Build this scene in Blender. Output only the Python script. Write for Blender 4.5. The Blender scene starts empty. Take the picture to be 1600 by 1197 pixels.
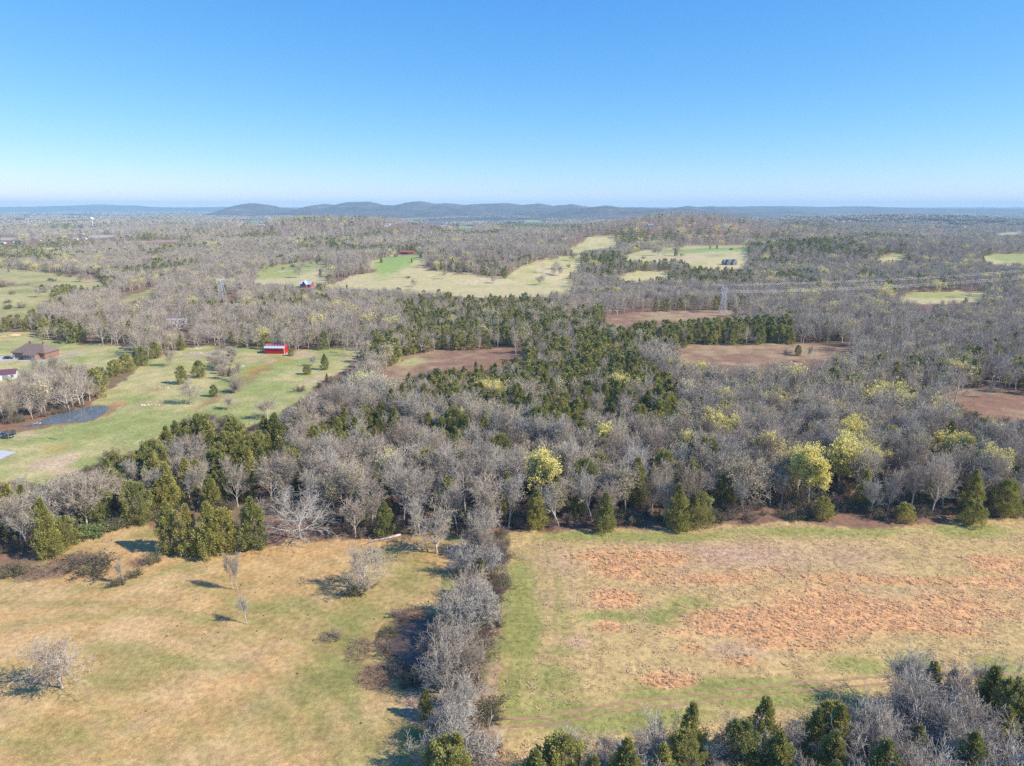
import bpy, math
import numpy as np
from mathutils import Vector

R = math.radians
rng = np.random.default_rng(7)
SC = bpy.context.scene
COL = SC.collection

# ------------------------------------------------------------------ camera, world, sun, exposure
CAM_H, PITCH, FPX = 80.0, 14.37, 1067.0
cam = bpy.data.objects.new('camera', bpy.data.cameras.new('camera'))
COL.objects.link(cam)
cam.location = (0, 0, CAM_H)
cam.rotation_euler = (R(90 - PITCH), 0, 0)
cam.data.sensor_width = 36.0
cam.data.lens = 36.0 * FPX / 1600.0
cam.data.clip_start = 0.5
cam.data.clip_end = 90000
SC.camera = cam

SUN_AZ = math.atan2(12.5, -3.6)          # clockwise from +Y
SUN_EL = R(38)
world = bpy.data.worlds.new('World')
SC.world = world
world.use_nodes = True
wn, wl = world.node_tree.nodes, world.node_tree.links
wn.clear()
wo = wn.new('ShaderNodeOutputWorld')
wb = wn.new('ShaderNodeBackground')
sky = wn.new('ShaderNodeTexSky')
sky.sky_type = 'NISHITA'
sky.sun_disc = False
sky.sun_elevation = SUN_EL
sky.sun_rotation = SUN_AZ
sky.altitude = 200
sky.air_density = 0.8
sky.dust_density = 0.0
sky.ozone_density = 8.0
sep = wn.new('ShaderNodeSeparateColor'); com = wn.new('ShaderNodeCombineColor')
wl.new(sky.outputs[0], sep.inputs[0])
for ch, (gain, power) in enumerate(((.63, 1.28), (1.16, .80), (3.05, .30))):     # clear spring-day blue, as the drone camera grades it
    pw = wn.new('ShaderNodeMath'); pw.operation = 'POWER'; pw.inputs[1].default_value = power
    ml = wn.new('ShaderNodeMath'); ml.operation = 'MULTIPLY'; ml.inputs[1].default_value = gain
    wl.new(sep.outputs[ch], pw.inputs[0]); wl.new(pw.outputs[0], ml.inputs[0]); wl.new(ml.outputs[0], com.inputs[ch])
wb.inputs['Strength'].default_value = 0.13
wl.new(com.outputs[0], wb.inputs['Color'])
wl.new(wb.outputs[0], wo.inputs['Surface'])

sl = bpy.data.lights.new('sun', 'SUN')
sl.energy = 4.3
sl.angle = R(0.53)
sl.color = (1.0, 0.93, 0.82)
sun = bpy.data.objects.new('sun', sl)
COL.objects.link(sun)
to_sun = Vector((math.sin(SUN_AZ) * math.cos(SUN_EL), math.cos(SUN_AZ) * math.cos(SUN_EL), math.sin(SUN_EL)))
sun.rotation_euler = to_sun.to_track_quat('Z', 'Y').to_euler()
sun.location = (200, -100, 300)

SC.view_settings.view_transform = 'Standard'
SC.view_settings.look = 'None'
SC.view_settings.exposure = 0.6
SC.view_settings.gamma = 1.0
SC.view_settings.use_curve_mapping = False
SC.render.engine = 'CYCLES'
SC.cycles.max_bounces = 4
SC.cycles.adaptive_threshold = 0.01
SC.cycles.diffuse_bounces = 1
SC.cycles.use_denoising = False
SC.cycles.volume_bounces = 1
SC.cycles.transparent_max_bounces = 6

# ------------------------------------------------------------------ numeric helpers
def _hash(ix, iy, seed):
    h = (ix.astype(np.int64) * 374761393 + iy.astype(np.int64) * 668265263 + seed * 1442695041) & 0x7fffffff
    h = ((h ^ (h >> 13)) * 1274126177) & 0x7fffffff
    h = h ^ (h >> 16)
    return (h & 0xffff) / 65535.0

def vnoise(x, y, s, seed=0):
    x = np.asarray(x, float) / s; y = np.asarray(y, float) / s
    ix = np.floor(x); iy = np.floor(y)
    fx = x - ix; fy = y - iy
    fx = fx * fx * (3 - 2 * fx); fy = fy * fy * (3 - 2 * fy)
    a = _hash(ix, iy, seed); b = _hash(ix + 1, iy, seed)
    c = _hash(ix, iy + 1, seed); d = _hash(ix + 1, iy + 1, seed)
    return (a + (b - a) * fx) * (1 - fy) + (c + (d - c) * fx) * fy

def fbm(x, y, s, seed=0, octv=4):
    t = 0.0; a = 1.0; n = 0.0
    for k in range(octv):
        t = t + a * vnoise(x, y, s, seed + k * 17); n += a; a *= 0.55; s *= 0.47
    return t / n

def sstep(a, b, x):
    t = np.clip((x - a) / (b - a), 0, 1)
    return t * t * (3 - 2 * t)

HILLS = [(-70, 960, 230, 130, 17), (380, 1620, 270, 200, 52), (-560, 1980, 440, 280, 44), (110, 1450, 240, 170, 16), (-330, 1280, 260, 150, 12), (-1000, 1500, 300, 160, 12),
         (-900, 3000, 900, 300, 18), (800, 1350, 420, 200, 16), (650, 760, 240, 120, 12), (560, 1080, 360, 160, 18), (1500, 3200, 900, 350, 26), (300, 2700, 700, 220, 16), (1000, 2300, 450, 220, 20)]

def height(x, y):
    x = np.asarray(x, float); y = np.asarray(y, float)
    d = np.hypot(x, y)
    z = (fbm(x, y, 260, 3, 2) - 0.5) * 13.0 * sstep(430, 1000, d)
    z = z + (fbm(x, y, 900, 5, 2) - 0.5) * 44.0 * sstep(1200, 3000, d)
    z = z + (vnoise(x, y, 45, 9) - 0.5) * 0.7 * (1 - sstep(500, 900, d))
    for hx, hy, sx, sy, a in HILLS:
        z = z + a * np.exp(-((x - hx) / sx) ** 2 - ((y - hy) / sy) ** 2)
    return z

CP, SP = math.cos(R(PITCH)), math.sin(R(PITCH))

def project(x, y, z):
    """Ground survey helper: world point to photograph position (1600 x 1197)."""
    dep = y * CP - (z - CAM_H) * SP
    up = y * SP + (z - CAM_H) * CP
    dep = np.where(dep < 1, 1, dep)
    return 800 + FPX * x / dep, 598.5 - FPX * up / dep

_T = np.concatenate([np.arange(60, 700, 0.5), np.geomspace(700, 9000, 3000)])

def at(px, py):
    """Point on the terrain seen at a photograph position."""
    dx = (px - 800) / FPX; dy = (598.5 - py) / FPX
    v = np.array([dx, CP + dy * SP, -SP + dy * CP])
    T = _T / np.linalg.norm(v) * 1.0
    X = v[0] * _T; Y = v[1] * _T; Z = CAM_H + v[2] * _T
    below = Z < height(X, Y)
    i = int(np.argmax(below)) if below.any() else len(_T) - 1
    return float(X[i]), float(Y[i])

def at3(px, py):
    x, y = at(px, py)
    return x, y, float(height(x, y))

def inpoly(x, y, poly):
    x = np.asarray(x, float); y = np.asarray(y, float)
    c = np.zeros(x.shape, bool)
    n = len(poly)
    for i in range(n):
        x0, y0 = poly[i]; x1, y1 = poly[(i + 1) % n]
        if y0 == y1:
            continue
        c ^= ((y0 > y) != (y1 > y)) & (x < (x1 - x0) * (y - y0) / (y1 - y0) + x0)
    return c

def ground_poly(poly):
    """Densify a surveyed outline and lay it on the terrain."""
    out = []
    n = len(poly)
    for i in range(n):
        a, b = poly[i], poly[(i + 1) % n]
        k = max(1, int(math.hypot(b[0] - a[0], b[1] - a[1]) / 60))
        for j in range(k):
            t = j / k
            out.append(at(a[0] + (b[0] - a[0]) * t, a[1] + (b[1] - a[1]) * t))
    return out

class Spot:
    """Elliptical patch of ground."""
    def __init__(self, px, py, rx, ry, amt=1.0):
        self.c = at(px, py)
        e = at(px + rx, py); f = at(px, py - ry); g = at(px, py + ry)
        self.rx = max(1.0, math.hypot(e[0] - self.c[0], e[1] - self.c[1]))
        self.ry = max(1.0, 0.5 * math.hypot(f[0] - g[0], f[1] - g[1]))
        self.amt = amt
    def __call__(self, x, y):
        q = ((x - self.c[0]) / self.rx) ** 2 + ((y - self.c[1]) / self.ry) ** 2
        return self.amt * np.exp(-q * 1.2)

def spots(lst, x, y):
    t = np.zeros(np.shape(x))
    for s in lst:
        t = np.maximum(t, s(x, y))
    return t

def polydist(x, y, pts):
    d = np.full(np.shape(x), 1e9)
    for (x0, y0), (x1, y1) in zip(pts[:-1], pts[1:]):
        vx, vy = x1 - x0, y1 - y0
        t = np.clip(((x - x0) * vx + (y - y0) * vy) / (vx * vx + vy * vy + 1e-9), 0, 1)
        d = np.minimum(d, np.hypot(x - x0 - t * vx, y - y0 - t * vy))
    return d

def lin(r, g, b):
    f = lambda c: (c / 255 / 12.92) if c / 255 <= 0.04045 else ((c / 255 + 0.055) / 1.055) ** 2.4
    return np.array([f(r), f(g), f(b)])

# ------------------------------------------------------------------ mesh helpers
def np_mesh(name, V, F, mats, midx=None, smooth=False):
    V = np.asarray(V, np.float32); F = np.asarray(F, np.int32)
    me = bpy.data.meshes.new(name)
    k = F.shape[1]
    me.vertices.add(len(V)); me.vertices.foreach_set('co', V.ravel())
    me.loops.add(F.size); me.loops.foreach_set('vertex_index', F.ravel())
    me.polygons.add(len(F))
    me.polygons.foreach_set('loop_start', np.arange(0, F.size, k, dtype=np.int32))
    me.polygons.foreach_set('loop_total', np.full(len(F), k, np.int32))
    for m in mats:
        me.materials.append(m)
    if midx is not None:
        me.polygons.foreach_set('material_index', np.asarray(midx, np.int32))
    me.polygons.foreach_set('use_smooth', np.full(len(F), smooth, bool))
    me.update(calc_edges=True)
    return me

def link(name, me, parent=None, loc=None):
    o = bpy.data.objects.new(name, me)
    COL.objects.link(o)
    if parent is not None:
        o.parent = parent
    if loc is not None:
        o.location = loc
    return o

def tag(o, label=None, cat=None, group=None, kind=None):
    if label: o['label'] = label
    if cat: o['category'] = cat
    if group: o['group'] = group
    if kind: o['kind'] = kind
    return o

def thing(name, label, cat, loc, rz=0.0, group=None):
    o = bpy.data.objects.new(name, None)
    COL.objects.link(o)
    o.location = loc; o.rotation_euler = (0, 0, rz); o.empty_display_size = 0.3
    return tag(o, label, cat, group)

class MB:
    """Collects boxes, prisms and tubes into one mesh."""
    def __init__(s):
        s.v = []; s.f = []
    def poly(s, pts, faces):
        b = len(s.v); s.v += [tuple(p) for p in pts]; s.f += [tuple(b + i for i in f) for f in faces]; return s
    def box(s, x0, x1, y0, y1, z0, z1):
        return s.poly([(x0, y0, z0), (x1, y0, z0), (x1, y1, z0), (x0, y1, z0), (x0, y0, z1), (x1, y0, z1), (x1, y1, z1), (x0, y1, z1)],
                      [(3, 2, 1, 0), (4, 5, 6, 7), (0, 1, 5, 4), (1, 2, 6, 5), (2, 3, 7, 6), (3, 0, 4, 7)])
    def gable_wall(s, x0, x1, y0, y1, z0, z1, zr):
        ym = (y0 + y1) / 2
        return s.poly([(x0, y0, z0), (x1, y0, z0), (x1, y1, z0), (x0, y1, z0), (x0, y0, z1), (x1, y0, z1), (x1, y1, z1), (x0, y1, z1), (x0, ym, zr), (x1, ym, zr)],
                      [(3, 2, 1, 0), (0, 1, 5, 4), (2, 3, 7, 6), (1, 2, 6, 9, 5), (3, 0, 4, 8, 7), (4, 5, 9, 8), (6, 7, 8, 9)])
    def slab(s, a, b, c, d, t):
        """Thick quad: four corners, thickness t downwards."""
        P = [Vector(p) for p in (a, b, c, d)]
        n = (P[1] - P[0]).cross(P[3] - P[0]).normalized() * t
        return s.poly([p - n for p in P] + P, [(3, 2, 1, 0), (4, 5, 6, 7), (0, 1, 5, 4), (1, 2, 6, 5), (2, 3, 7, 6), (3, 0, 4, 7)])
    def hip(s, x0, x1, y0, y1, z0, zr):
        ym = (y0 + y1) / 2; q = (y1 - y0) / 2 * 0.9
        return s.poly([(x0, y0, z0), (x1, y0, z0), (x1, y1, z0), (x0, y1, z0), (x0 + q, ym, zr), (x1 - q, ym, zr),
                       (x0, y0, z0 - .18), (x1, y0, z0 - .18), (x1, y1, z0 - .18), (x0, y1, z0 - .18)],
                      [(0, 1, 5, 4), (1, 2, 5), (2, 3, 4, 5), (3, 0, 4), (6, 7, 1, 0), (7, 8, 2, 1), (8, 9, 3, 2), (9, 6, 0, 3), (9, 8, 7, 6)])
    def tube(s, pts, rad, n=8, cap=True):
        P = [Vector(p) for p in pts]
        b = len(s.v)
        for i, p in enumerate(P):
            d = (P[min(i + 1, len(P) - 1)] - P[max(i - 1, 0)]).normalized()
            u = d.orthogonal().normalized() if i == 0 else (u - d * u.dot(d)).normalized()
            w = d.cross(u)
            r = rad[i] if hasattr(rad, '__len__') else rad
            for k in range(n):
                a = 2 * math.pi * k / n
                s.v.append(tuple(p + u * (r * math.cos(a)) + w * (r * math.sin(a))))
        for i in range(len(P) - 1):
            for k in range(n):
                k2 = (k + 1) % n
                s.f.append((b + i * n + k, b + i * n + k2, b + (i + 1) * n + k2, b + (i + 1) * n + k))
        if cap:
            s.f.append(tuple(b + k for k in reversed(range(n))))
            s.f.append(tuple(b + (len(P) - 1) * n + k for k in range(n)))
        return s
    def mesh(s, name, m, smooth=False):
        me = bpy.data.meshes.new(name); me.from_pydata(s.v, [], s.f); me.materials.append(m)
        if smooth:
            me.polygons.foreach_set('use_smooth', np.full(len(me.polygons), True))
        me.update(); return me
    def build(s, name, m, parent=None, loc=None, smooth=False):
        return link(name, s.mesh(name, m, smooth), parent, loc)

# ------------------------------------------------------------------ materials
def mat(name, col, rough=0.8, var=0.0, scale=1.0, metal=0.0, spec=0.3, bump=0.0, trans=0.0, tints=None, coat=0.0):
    m = bpy.data.materials.new(name); m.use_nodes = True
    n, l = m.node_tree.nodes, m.node_tree.links
    p = n['Principled BSDF']
    p.inputs['Base Color'].default_value = (*col, 1)
    p.inputs['Roughness'].default_value = rough
    p.inputs['Metallic'].default_value = metal
    p.inputs['Specular IOR Level'].default_value = spec
    p.inputs['Coat Weight'].default_value = coat
    src = None
    if tints:
        oi = n.new('ShaderNodeObjectInfo')
        cr = n.new('ShaderNodeValToRGB')
        el = cr.color_ramp.elements
        cr.color_ramp.interpolation = 'LINEAR'
        for i, c in enumerate(tints):
            e = el[i] if i < 2 else el.new(0.5)
            e.position = i / max(1, len(tints) - 1); e.color = (*c, 1)
        l.new(oi.outputs['Random'], cr.inputs[0]); src = cr.outputs[0]
    if var > 0:
        tc = n.new('ShaderNodeTexCoord'); nz = n.new('ShaderNodeTexNoise')
        nz.inputs['Scale'].default_value = scale; nz.inputs['Detail'].default_value = 5
        l.new(tc.outputs['Object'], nz.inputs['Vector'])
        mr = n.new('ShaderNodeMapRange')
        mr.inputs['From Min'].default_value = 0.25; mr.inputs['From Max'].default_value = 0.75
        mr.inputs['To Min'].default_value = 1 - var; mr.inputs['To Max'].default_value = 1 + var
        l.new(nz.outputs[0], mr.inputs[0])
        mx = n.new('ShaderNodeMix'); mx.data_type = 'RGBA'; mx.blend_type = 'MULTIPLY'; mx.inputs[0].default_value = 1
        if src is not None: l.new(src, mx.inputs[6])
        else: mx.inputs[6].default_value = (*col, 1)
        l.new(mr.outputs[0], mx.inputs[7]); src = mx.outputs[2]
        if bump > 0:
            bp = n.new('ShaderNodeBump'); bp.inputs['Strength'].default_value = bump
            l.new(nz.outputs[0], bp.inputs['Height']); l.new(bp.outputs[0], p.inputs['Normal'])
    if src is not None:
        l.new(src, p.inputs['Base Color'])
    if trans > 0:
        tr = n.new('ShaderNodeBsdfTranslucent'); ms = n.new('ShaderNodeMixShader'); ms.inputs[0].default_value = trans
        if src is not None: l.new(src, tr.inputs[0])
        else: tr.inputs[0].default_value = (*col, 1)
        l.new(p.outputs[0], ms.inputs[1]); l.new(tr.outputs[0], ms.inputs[2])
        l.new(ms.outputs[0], n['Material Output'].inputs['Surface'])
    return m

M = {}
M['bark'] = mat('grey_bark', (.26, .22, .19), tints=[(.40, .33, .26), (.54, .47, .39), (.64, .57, .49)], var=.25, scale=1.5)
M['pale_bark'] = mat('pale_bark', (.52, .47, .41), var=.25, scale=1.2)
M['twig'] = mat('bare_twigs', (.28, .23, .21), tints=[(.43, .335, .24), (.57, .48, .37), (.30, .22, .155), (.48, .405, .305), (.62, .535, .425), (.45, .315, .225), (.35, .29, .22), (.53, .415, .31)])
M['pale_twig'] = mat('pale_twigs', (.42, .38, .35), tints=[(.42, .36, .28), (.53, .47, .385)])
M['cedar_bark'] = mat('cedar_bark', (.17, .11, .08), var=.2)
M['cedar'] = mat('cedar_foliage', (.08, .10, .03), rough=.7, var=.35, scale=.7, trans=.3,
                 tints=[(.38, .36, .10), (.49, .44, .12), (.31, .315, .10), (.53, .45, .12), (.42, .39, .11)])
M['bud_bright'] = mat('bright_yellow_buds', (.52, .48, .10), trans=.25, tints=[(.95, .80, .24), (.92, .80, .30), (.96, .82, .22)])
M['bud_soft'] = mat('soft_green_buds', (.40, .38, .14), trans=.25, tints=[(.60, .51, .31), (.70, .60, .29), (.62, .54, .30), (.64, .52, .34)])
M['bud_pale'] = mat('pale_tan_buds', (.36, .32, .19), trans=.2, tints=[(.54, .46, .31), (.52, .48, .29), (.57, .51, .31)])
M['brush'] = mat('brush_twigs', (.22, .16, .12), tints=[(.22, .16, .125), (.28, .21, .15), (.19, .13, .11)])
M['green_shrub'] = mat('shrub_leaves', (.11, .14, .045), tints=[(.10, .12, .04), (.15, .17, .05), (.13, .13, .05)], trans=.15)
M['fresh_green'] = mat('fresh_green_leaves', (.17, .27, .06), trans=.2)
M['sedge'] = mat('orange_sedge', (.78, .46, .24), tints=[(.93, .66, .40), (.94, .71, .45), (.92, .62, .36)], trans=.5)
M['straw'] = mat('straw_grass', (.55, .42, .25), tints=[(.88, .68, .44), (.84, .63, .42), (.90, .72, .47), (.82, .62, .44)], trans=.45)
M['grass'] = mat('green_grass', (.25, .26, .08), tints=[(.36, .36, .12), (.46, .43, .17), (.40, .41, .13)], trans=.4)

# ------------------------------------------------------------------ terrain survey: outlines as read from the photograph
PASTURE = [(-700, 2100), (-700, 900), (0, 905), (30, 885), (75, 874), (108, 852), (160, 832), (200, 822), (243, 822), (246, 850), (262, 866), (330, 867),
           (415, 857), (445, 846), (560, 846), (640, 838), (700, 838), (715, 860), (700, 900), (695, 960), (690, 1010), (650, 1060), (640, 1120), (610, 1200), (600, 1400), (580, 2100)]
FIELD = [(770, 850), (800, 831), (880, 828), (960, 830), (1100, 824), (1240, 815), (1370, 825), (1500, 816), (1600, 812), (2100, 806), (2300, 1250), (1700, 1230),
         (1500, 1250), (1300, 1250), (1000, 1260), (830, 1290), (790, 1250), (775, 1150), (770, 1000)]
LAWN = [(-500, 760), (0, 742), (90, 742), (130, 722), (185, 702), (235, 675), (275, 652), (330, 642), (380, 655), (430, 645), (470, 617), (500, 598), (540, 576), (568, 546),
        (520, 545), (440, 553), (400, 545), (330, 541), (300, 545), (262, 552), (215, 574), (205, 592), (165, 618), (120, 640), (60, 658), (0, 664), (-500, 680)]
LAWN2 = [(-500, 520), (0, 519), (45, 519), (60, 528), (120, 538), (200, 541), (215, 547), (200, 566), (170, 577), (130, 566), (100, 563), (60, 568), (25, 600), (0, 602), (-500, 640)]
MEADOWS = [
    [(-300, 448), (0, 449), (30, 447), (62, 451), (86, 460), (58, 472), (40, 490), (0, 487), (-300, 500)],
    [(-300, 416), (0, 419), (60, 425), (150, 431), (166, 438), (130, 446), (70, 440), (0, 431), (-300, 428)],
    [(180, 462), (240, 449), (250, 453), (200, 468)],
]
BROWN = [
    [(598, 586), (622, 560), (690, 549), (760, 547), (822, 542), (832, 547), (780, 560), (700, 571), (640, 583)],
    [(1058, 541), (1180, 539), (1325, 537), (1332, 546), (1260, 559), (1150, 562), (1062, 557)],
    [(1478, 613), (1540, 608), (1605, 617), (1700, 630), (1700, 645), (1570, 652), (1510, 640)],
    [(915, 497), (1000, 489), (1080, 486), (1160, 485), (1195, 486), (1150, 493), (1060, 499), (960, 502)],
]
HILLFIELDS = [
    [(505, 441), (560, 432), (600, 425), (642, 414), (690, 424), (760, 432), (800, 437), (845, 449), (858, 456), (760, 458), (690, 452), (590, 446)],
    [(790, 431), (820, 416), (860, 406), (908, 396), (905, 415), (885, 427), (897, 448), (850, 453), (822, 438)],
    [(398, 437), (415, 420), (480, 409), (509, 409), (505, 434), (482, 441), (440, 437)],
    [(575, 411), (620, 399), (662, 398), (652, 414), (610, 416)],
    [(968, 401), (1000, 393), (1060, 387), (1166, 385), (1168, 405), (1150, 414), (1085, 415), (1060, 402), (1010, 406)],
    [(880, 386), (930, 371), (958, 367), (962, 384), (920, 389)],
    [(1385, 463), (1440, 456), (1532, 456), (1545, 462), (1460, 468)],
    [(1366, 401), (1400, 395), (1424, 400), (1392, 405)],
    [(1532, 402), (1565, 397), (1660, 398), (1660, 409), (1550, 408)],
    [(960, 432), (1000, 425), (1050, 424), (1040, 431), (985, 436)],
]
FARFIELDS = [  # strips on the far plain: outline, colour
    ([(0, 371), (26, 370), (28, 374), (0, 376)], (.46, .40, .30)), ([(132, 369), (176, 367), (178, 371), (134, 372)], (.50, .45, .32)),
    ([(196, 378), (282, 375), (284, 378), (200, 380)], (.45, .31, .22)), ([(45, 361), (60, 361), (60, 363), (45, 363)], (.45, .30, .2)),
    ([(375, 345), (422, 343), (422, 347), (378, 348)], (.24, .30, .14)), ([(600, 352), (716, 349), (716, 352), (604, 355)], (.48, .40, .30)),
    ([(760, 348), (820, 345), (856, 344), (856, 347), (770, 350)], (.26, .36, .14)), ([(820, 344), (858, 342), (858, 345), (822, 346)], (.22, .30, .12)),
    ([(90, 338), (150, 337), (150, 339), (90, 340)], (.42, .38, .30)), ([(655, 335), (690, 333), (690, 336), (655, 337)], (.5, .43, .3)),
    ([(1110, 352), (1160, 350), (1160, 352), (1110, 354)], (.34, .36, .2)), ([(1440, 366), (1470, 364), (1470, 366), (1440, 368)], (.48, .42, .26)),
    ([(1555, 365), (1600, 362), (1600, 365), (1560, 368)], (.42, .38, .25)), ([(716, 354), (742, 353), (742, 356), (716, 357)], (.28, .36, .14)),
    ([(1455, 353), (1520, 352), (1520, 354), (1460, 355)], (.42, .40, .32)), ([(300, 352), (345, 350), (345, 353), (302, 354)], (.26, .28, .15)),
]
TOWN = [  # photograph position, width, height, wall, roof, label
    (3, 381, 8, 3, 'warm_white', 'tin', 'low white building at the very left of the distant town'), (18, 379, 6, 3, 'white_paint', 'slate_roof', 'small white house by the low left-hand town building'),
    (30, 380, 5, 3, 'warm_white', 'slate_roof', 'cream house right of the small white town house'), (52, 373, 7, 2.5, 'white_paint', 'tin', 'white warehouse by the tan strip in the distant town'),
    (61, 377, 4, 2, 'white_paint', 'slate_roof', 'tiny white house below the warehouse'), (118, 375, 5, 2, 'warm_white', 'tin', 'cream building left of the dark tree row'), (126, 367, 8, 2.5, 'white_paint', 'tin', 'white building at the left end of the pale strip'),
    (132, 374, 4, 2, 'white_paint', 'tin', 'small white building under the dark tree row'), (198, 369, 7, 2.5, 'white_paint', 'tin', 'white barn right of the pale strip'), (186, 367, 4, 2, 'white_paint', 'slate_roof', 'small house left of the white barn'),
    (128, 355.5, 8, 2, 'white_paint', 'tin', 'long white building beside the water tower'), (102, 356, 5, 1.5, 'warm_white', 'tin', 'cream building left of the water tower'), (116, 355.5, 3, 1.5, 'white_paint', 'tin', 'small shed left of the water tower'), (83, 356, 4, 1.5, 'white_paint', 'tin', 'leftmost shed of the water tower row'),
    (8, 344.5, 10, 1.6, 'white_paint', 'tin', 'far white factory at the left edge'), (20, 344.2, 5, 1.5, 'white_paint', 'tin', 'far white hall next to the factory'), (41, 344, 8, 1.5, 'white_paint', 'tin', 'far white hall right of the factory'),
    (200, 339, 6, 1.2, 'white_paint', 'tin', 'faint white building on the far plain'), (409, 353, 8, 2, 'white_paint', 'tin', 'white farm building on the plain below the knobs'),
    (605, 352, 8, 2, 'white_paint', 'tin', 'white farm shed at the left end of the tan far field'), (1017, 353, 9, 2.5, 'blue_metal', 'blue_metal', 'blue-roofed building behind the wooded knob'),
    (1162, 352.5, 6, 2, 'white_paint', 'tin', 'white building on the plain right of the knob'), (1318, 347, 5, 2, 'warm_white', 'tin', 'pale house on the wooded rise at right'), (1328, 346, 4, 2, 'white_paint', 'tin', 'second pale house on the wooded rise at right'),
    (1465, 350, 6, 1.6, 'grey_wall', 'slate_roof', 'dark roofed building on the right plain'), (1490, 353, 9, 1.5, 'white_paint', 'tin', 'long pale shed on the right plain'), (1592, 363, 5, 2, 'white_paint', 'tin', 'white house at the far right edge'),
]
def _clear(x0, y0, x1, y1): return [(x0, y0), (x1, y0), (x1, y1), (x0, y1)]
CLEAR = [_clear(-40, 534, 97, 566), _clear(-40, 572, 30, 600), _clear(262, 499, 294, 508), _clear(463, 437, 492, 450), _clear(624, 388, 651, 398), _clear(1128, 402, 1160, 415), _clear(1112, 442, 1138, 489), _clear(346, 439, 369, 464),
         _clear(396, 426, 412, 436), _clear(141, 345, 150, 354), _clear(575, 836, 628, 852)] + [_clear(t[0] - t[2] * .6, t[1] - t[3] - .6, t[0] + t[2] * .6, t[1] + .4) for t in TOWN]
OPEN = [PASTURE, FIELD, LAWN, LAWN2] + MEADOWS + BROWN + HILLFIELDS + [f[0] for f in FARFIELDS]
POND = [(28, 668), (48, 664), (62, 659), (75, 652), (100, 646), (130, 638), (150, 634), (165, 634), (171, 637), (166, 645), (150, 655), (130, 660), (105, 661), (75, 664), (50, 667)]
POND2 = [(606, 1008), (614, 986), (634, 971), (662, 969), (690, 973), (704, 1000), (700, 1038), (672, 1046), (640, 1040), (618, 1027)]
W_PASTURE, W_FIELD, W_LAWN, W_LAWN2 = [ground_poly(p) for p in (PASTURE, FIELD, LAWN, LAWN2)]

# green, orange and bare patches inside the fields
P_GREEN = [Spot(*a) for a in ((640, 900, 60, 45, 1), (560, 960, 60, 40, .9), (520, 1050, 60, 110, .95), (480, 1130, 90, 60, .7), (110, 945, 120, 14, .8), (330, 915, 60, 22, .6), (170, 1060, 90, 35, .65),
                                (70, 1150, 80, 30, .6), (430, 960, 90, 30, .7), (560, 1180, 90, 60, 1), (300, 890, 40, 15, .7), (30, 890, 60, 25, .8), (230, 835, 30, 14, .9), (610, 870, 60, 20, .7))]
P_RUST = [Spot(*a) for a in ((60, 895, 70, 12, 1), (120, 875, 50, 14, .8), (215, 880, 25, 10, .7), (560, 1020, 30, 40, .8), (590, 1060, 40, 25, 1), (640, 960, 25, 14, 1))]
F_ORANGE = [Spot(*a) for a in ((985, 872, 100, 18, 1), (960, 890, 60, 15, 1), (960, 938, 42, 16, 1.1), (950, 978, 30, 12, .9), (1040, 1064, 45, 14, 1.1), (1230, 978, 170, 30, 1.15), (1330, 950, 130, 32, 1.1), (1480, 950, 110, 26, .8), (1120, 905, 90, 12, .7), (1330, 905, 120, 10, .75), (1010, 900, 60, 12, .8), (1500, 985, 90, 24, .7), (1250, 1010, 90, 12, .8), (1190, 1000, 60, 14, .8),
                               (1400, 975, 60, 16, .9), (1560, 882, 55, 13, 1.1), (1450, 907, 120, 6, .9), (1570, 910, 60, 8, .9), (1160, 1035, 35, 8, .8), (1080, 1015, 30, 8, .8), (1200, 892, 60, 6, .6), (1560, 960, 40, 14, .6),
                               (1060, 990, 40, 8, .6), (1260, 945, 60, 10, .8))]
F_GREEN = [Spot(*a) for a in ((812, 960, 36, 130, 1.1), (960, 1120, 200, 30, 1), (1200, 1090, 200, 24, .9), (860, 1060, 70, 50, .8), (1000, 840, 220, 10, .9), (800, 1080, 30, 60, .8), (1040, 965, 55, 14, 1.1), (960, 965, 70, 10, .9), (1080, 945, 50, 14, .8), (900, 835, 110, 7, .9), (1300, 832, 220, 8, 1), (1520, 828, 110, 12, .9),
                              (1150, 1075, 230, 16, .9), (880, 1100, 90, 26, .8), (1010, 1090, 110, 12, .9), (1580, 1060, 60, 50, .8), (1340, 1045, 70, 22, .7), (880, 960, 20, 60, .5), (1430, 1040, 60, 30, .6), (870, 1020, 50, 18, .6))]
F_MAUVE = [Spot(*a) for a in ((1150, 868, 200, 24, 1), (1310, 870, 90, 20, .9), (870, 880, 50, 26, .7), (900, 1005, 30, 12, .9), (1110, 985, 35, 10, 1), (1150, 1015, 60, 14, .9), (860, 935, 30, 20, .5), (1400, 925, 120, 12, .5))]
TRACK = [at(*p) for p in ((770, 1133), (830, 1130), (900, 1119), (980, 1104), (1060, 1096), (1140, 1086), (1220, 1077), (1300, 1070), (1390, 1062), (1480, 1058), (1640, 1060))]
RUTS = [[at(*p) for p in q] for q in (
    ((818, 860), (812, 920), (806, 1000), (800, 1090)), ((836, 856), (832, 930), (826, 1010), (822, 1080)), ((852, 850), (850, 920), (845, 990)), ((868, 866), (872, 930), (862, 990)),
    ((1400, 862), (1420, 885), (1450, 905), (1490, 915)), ((1425, 858), (1450, 884), (1490, 903)), ((960, 860), (1000, 885), (1030, 900)), ((1280, 895), (1340, 905), (1420, 930)), ((790, 905), (786, 1000), (784, 1090)))]
COWPATHS = [[at(*p) for p in q] for q in (((120, 920), (200, 915), (240, 900), (300, 880)), ((360, 940), (470, 950), (560, 985), (545, 1060), (560, 1120)), ((0, 985), (120, 965), (240, 960), (330, 970)), ((140, 1010), (260, 1030), (380, 1045)))]

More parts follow.
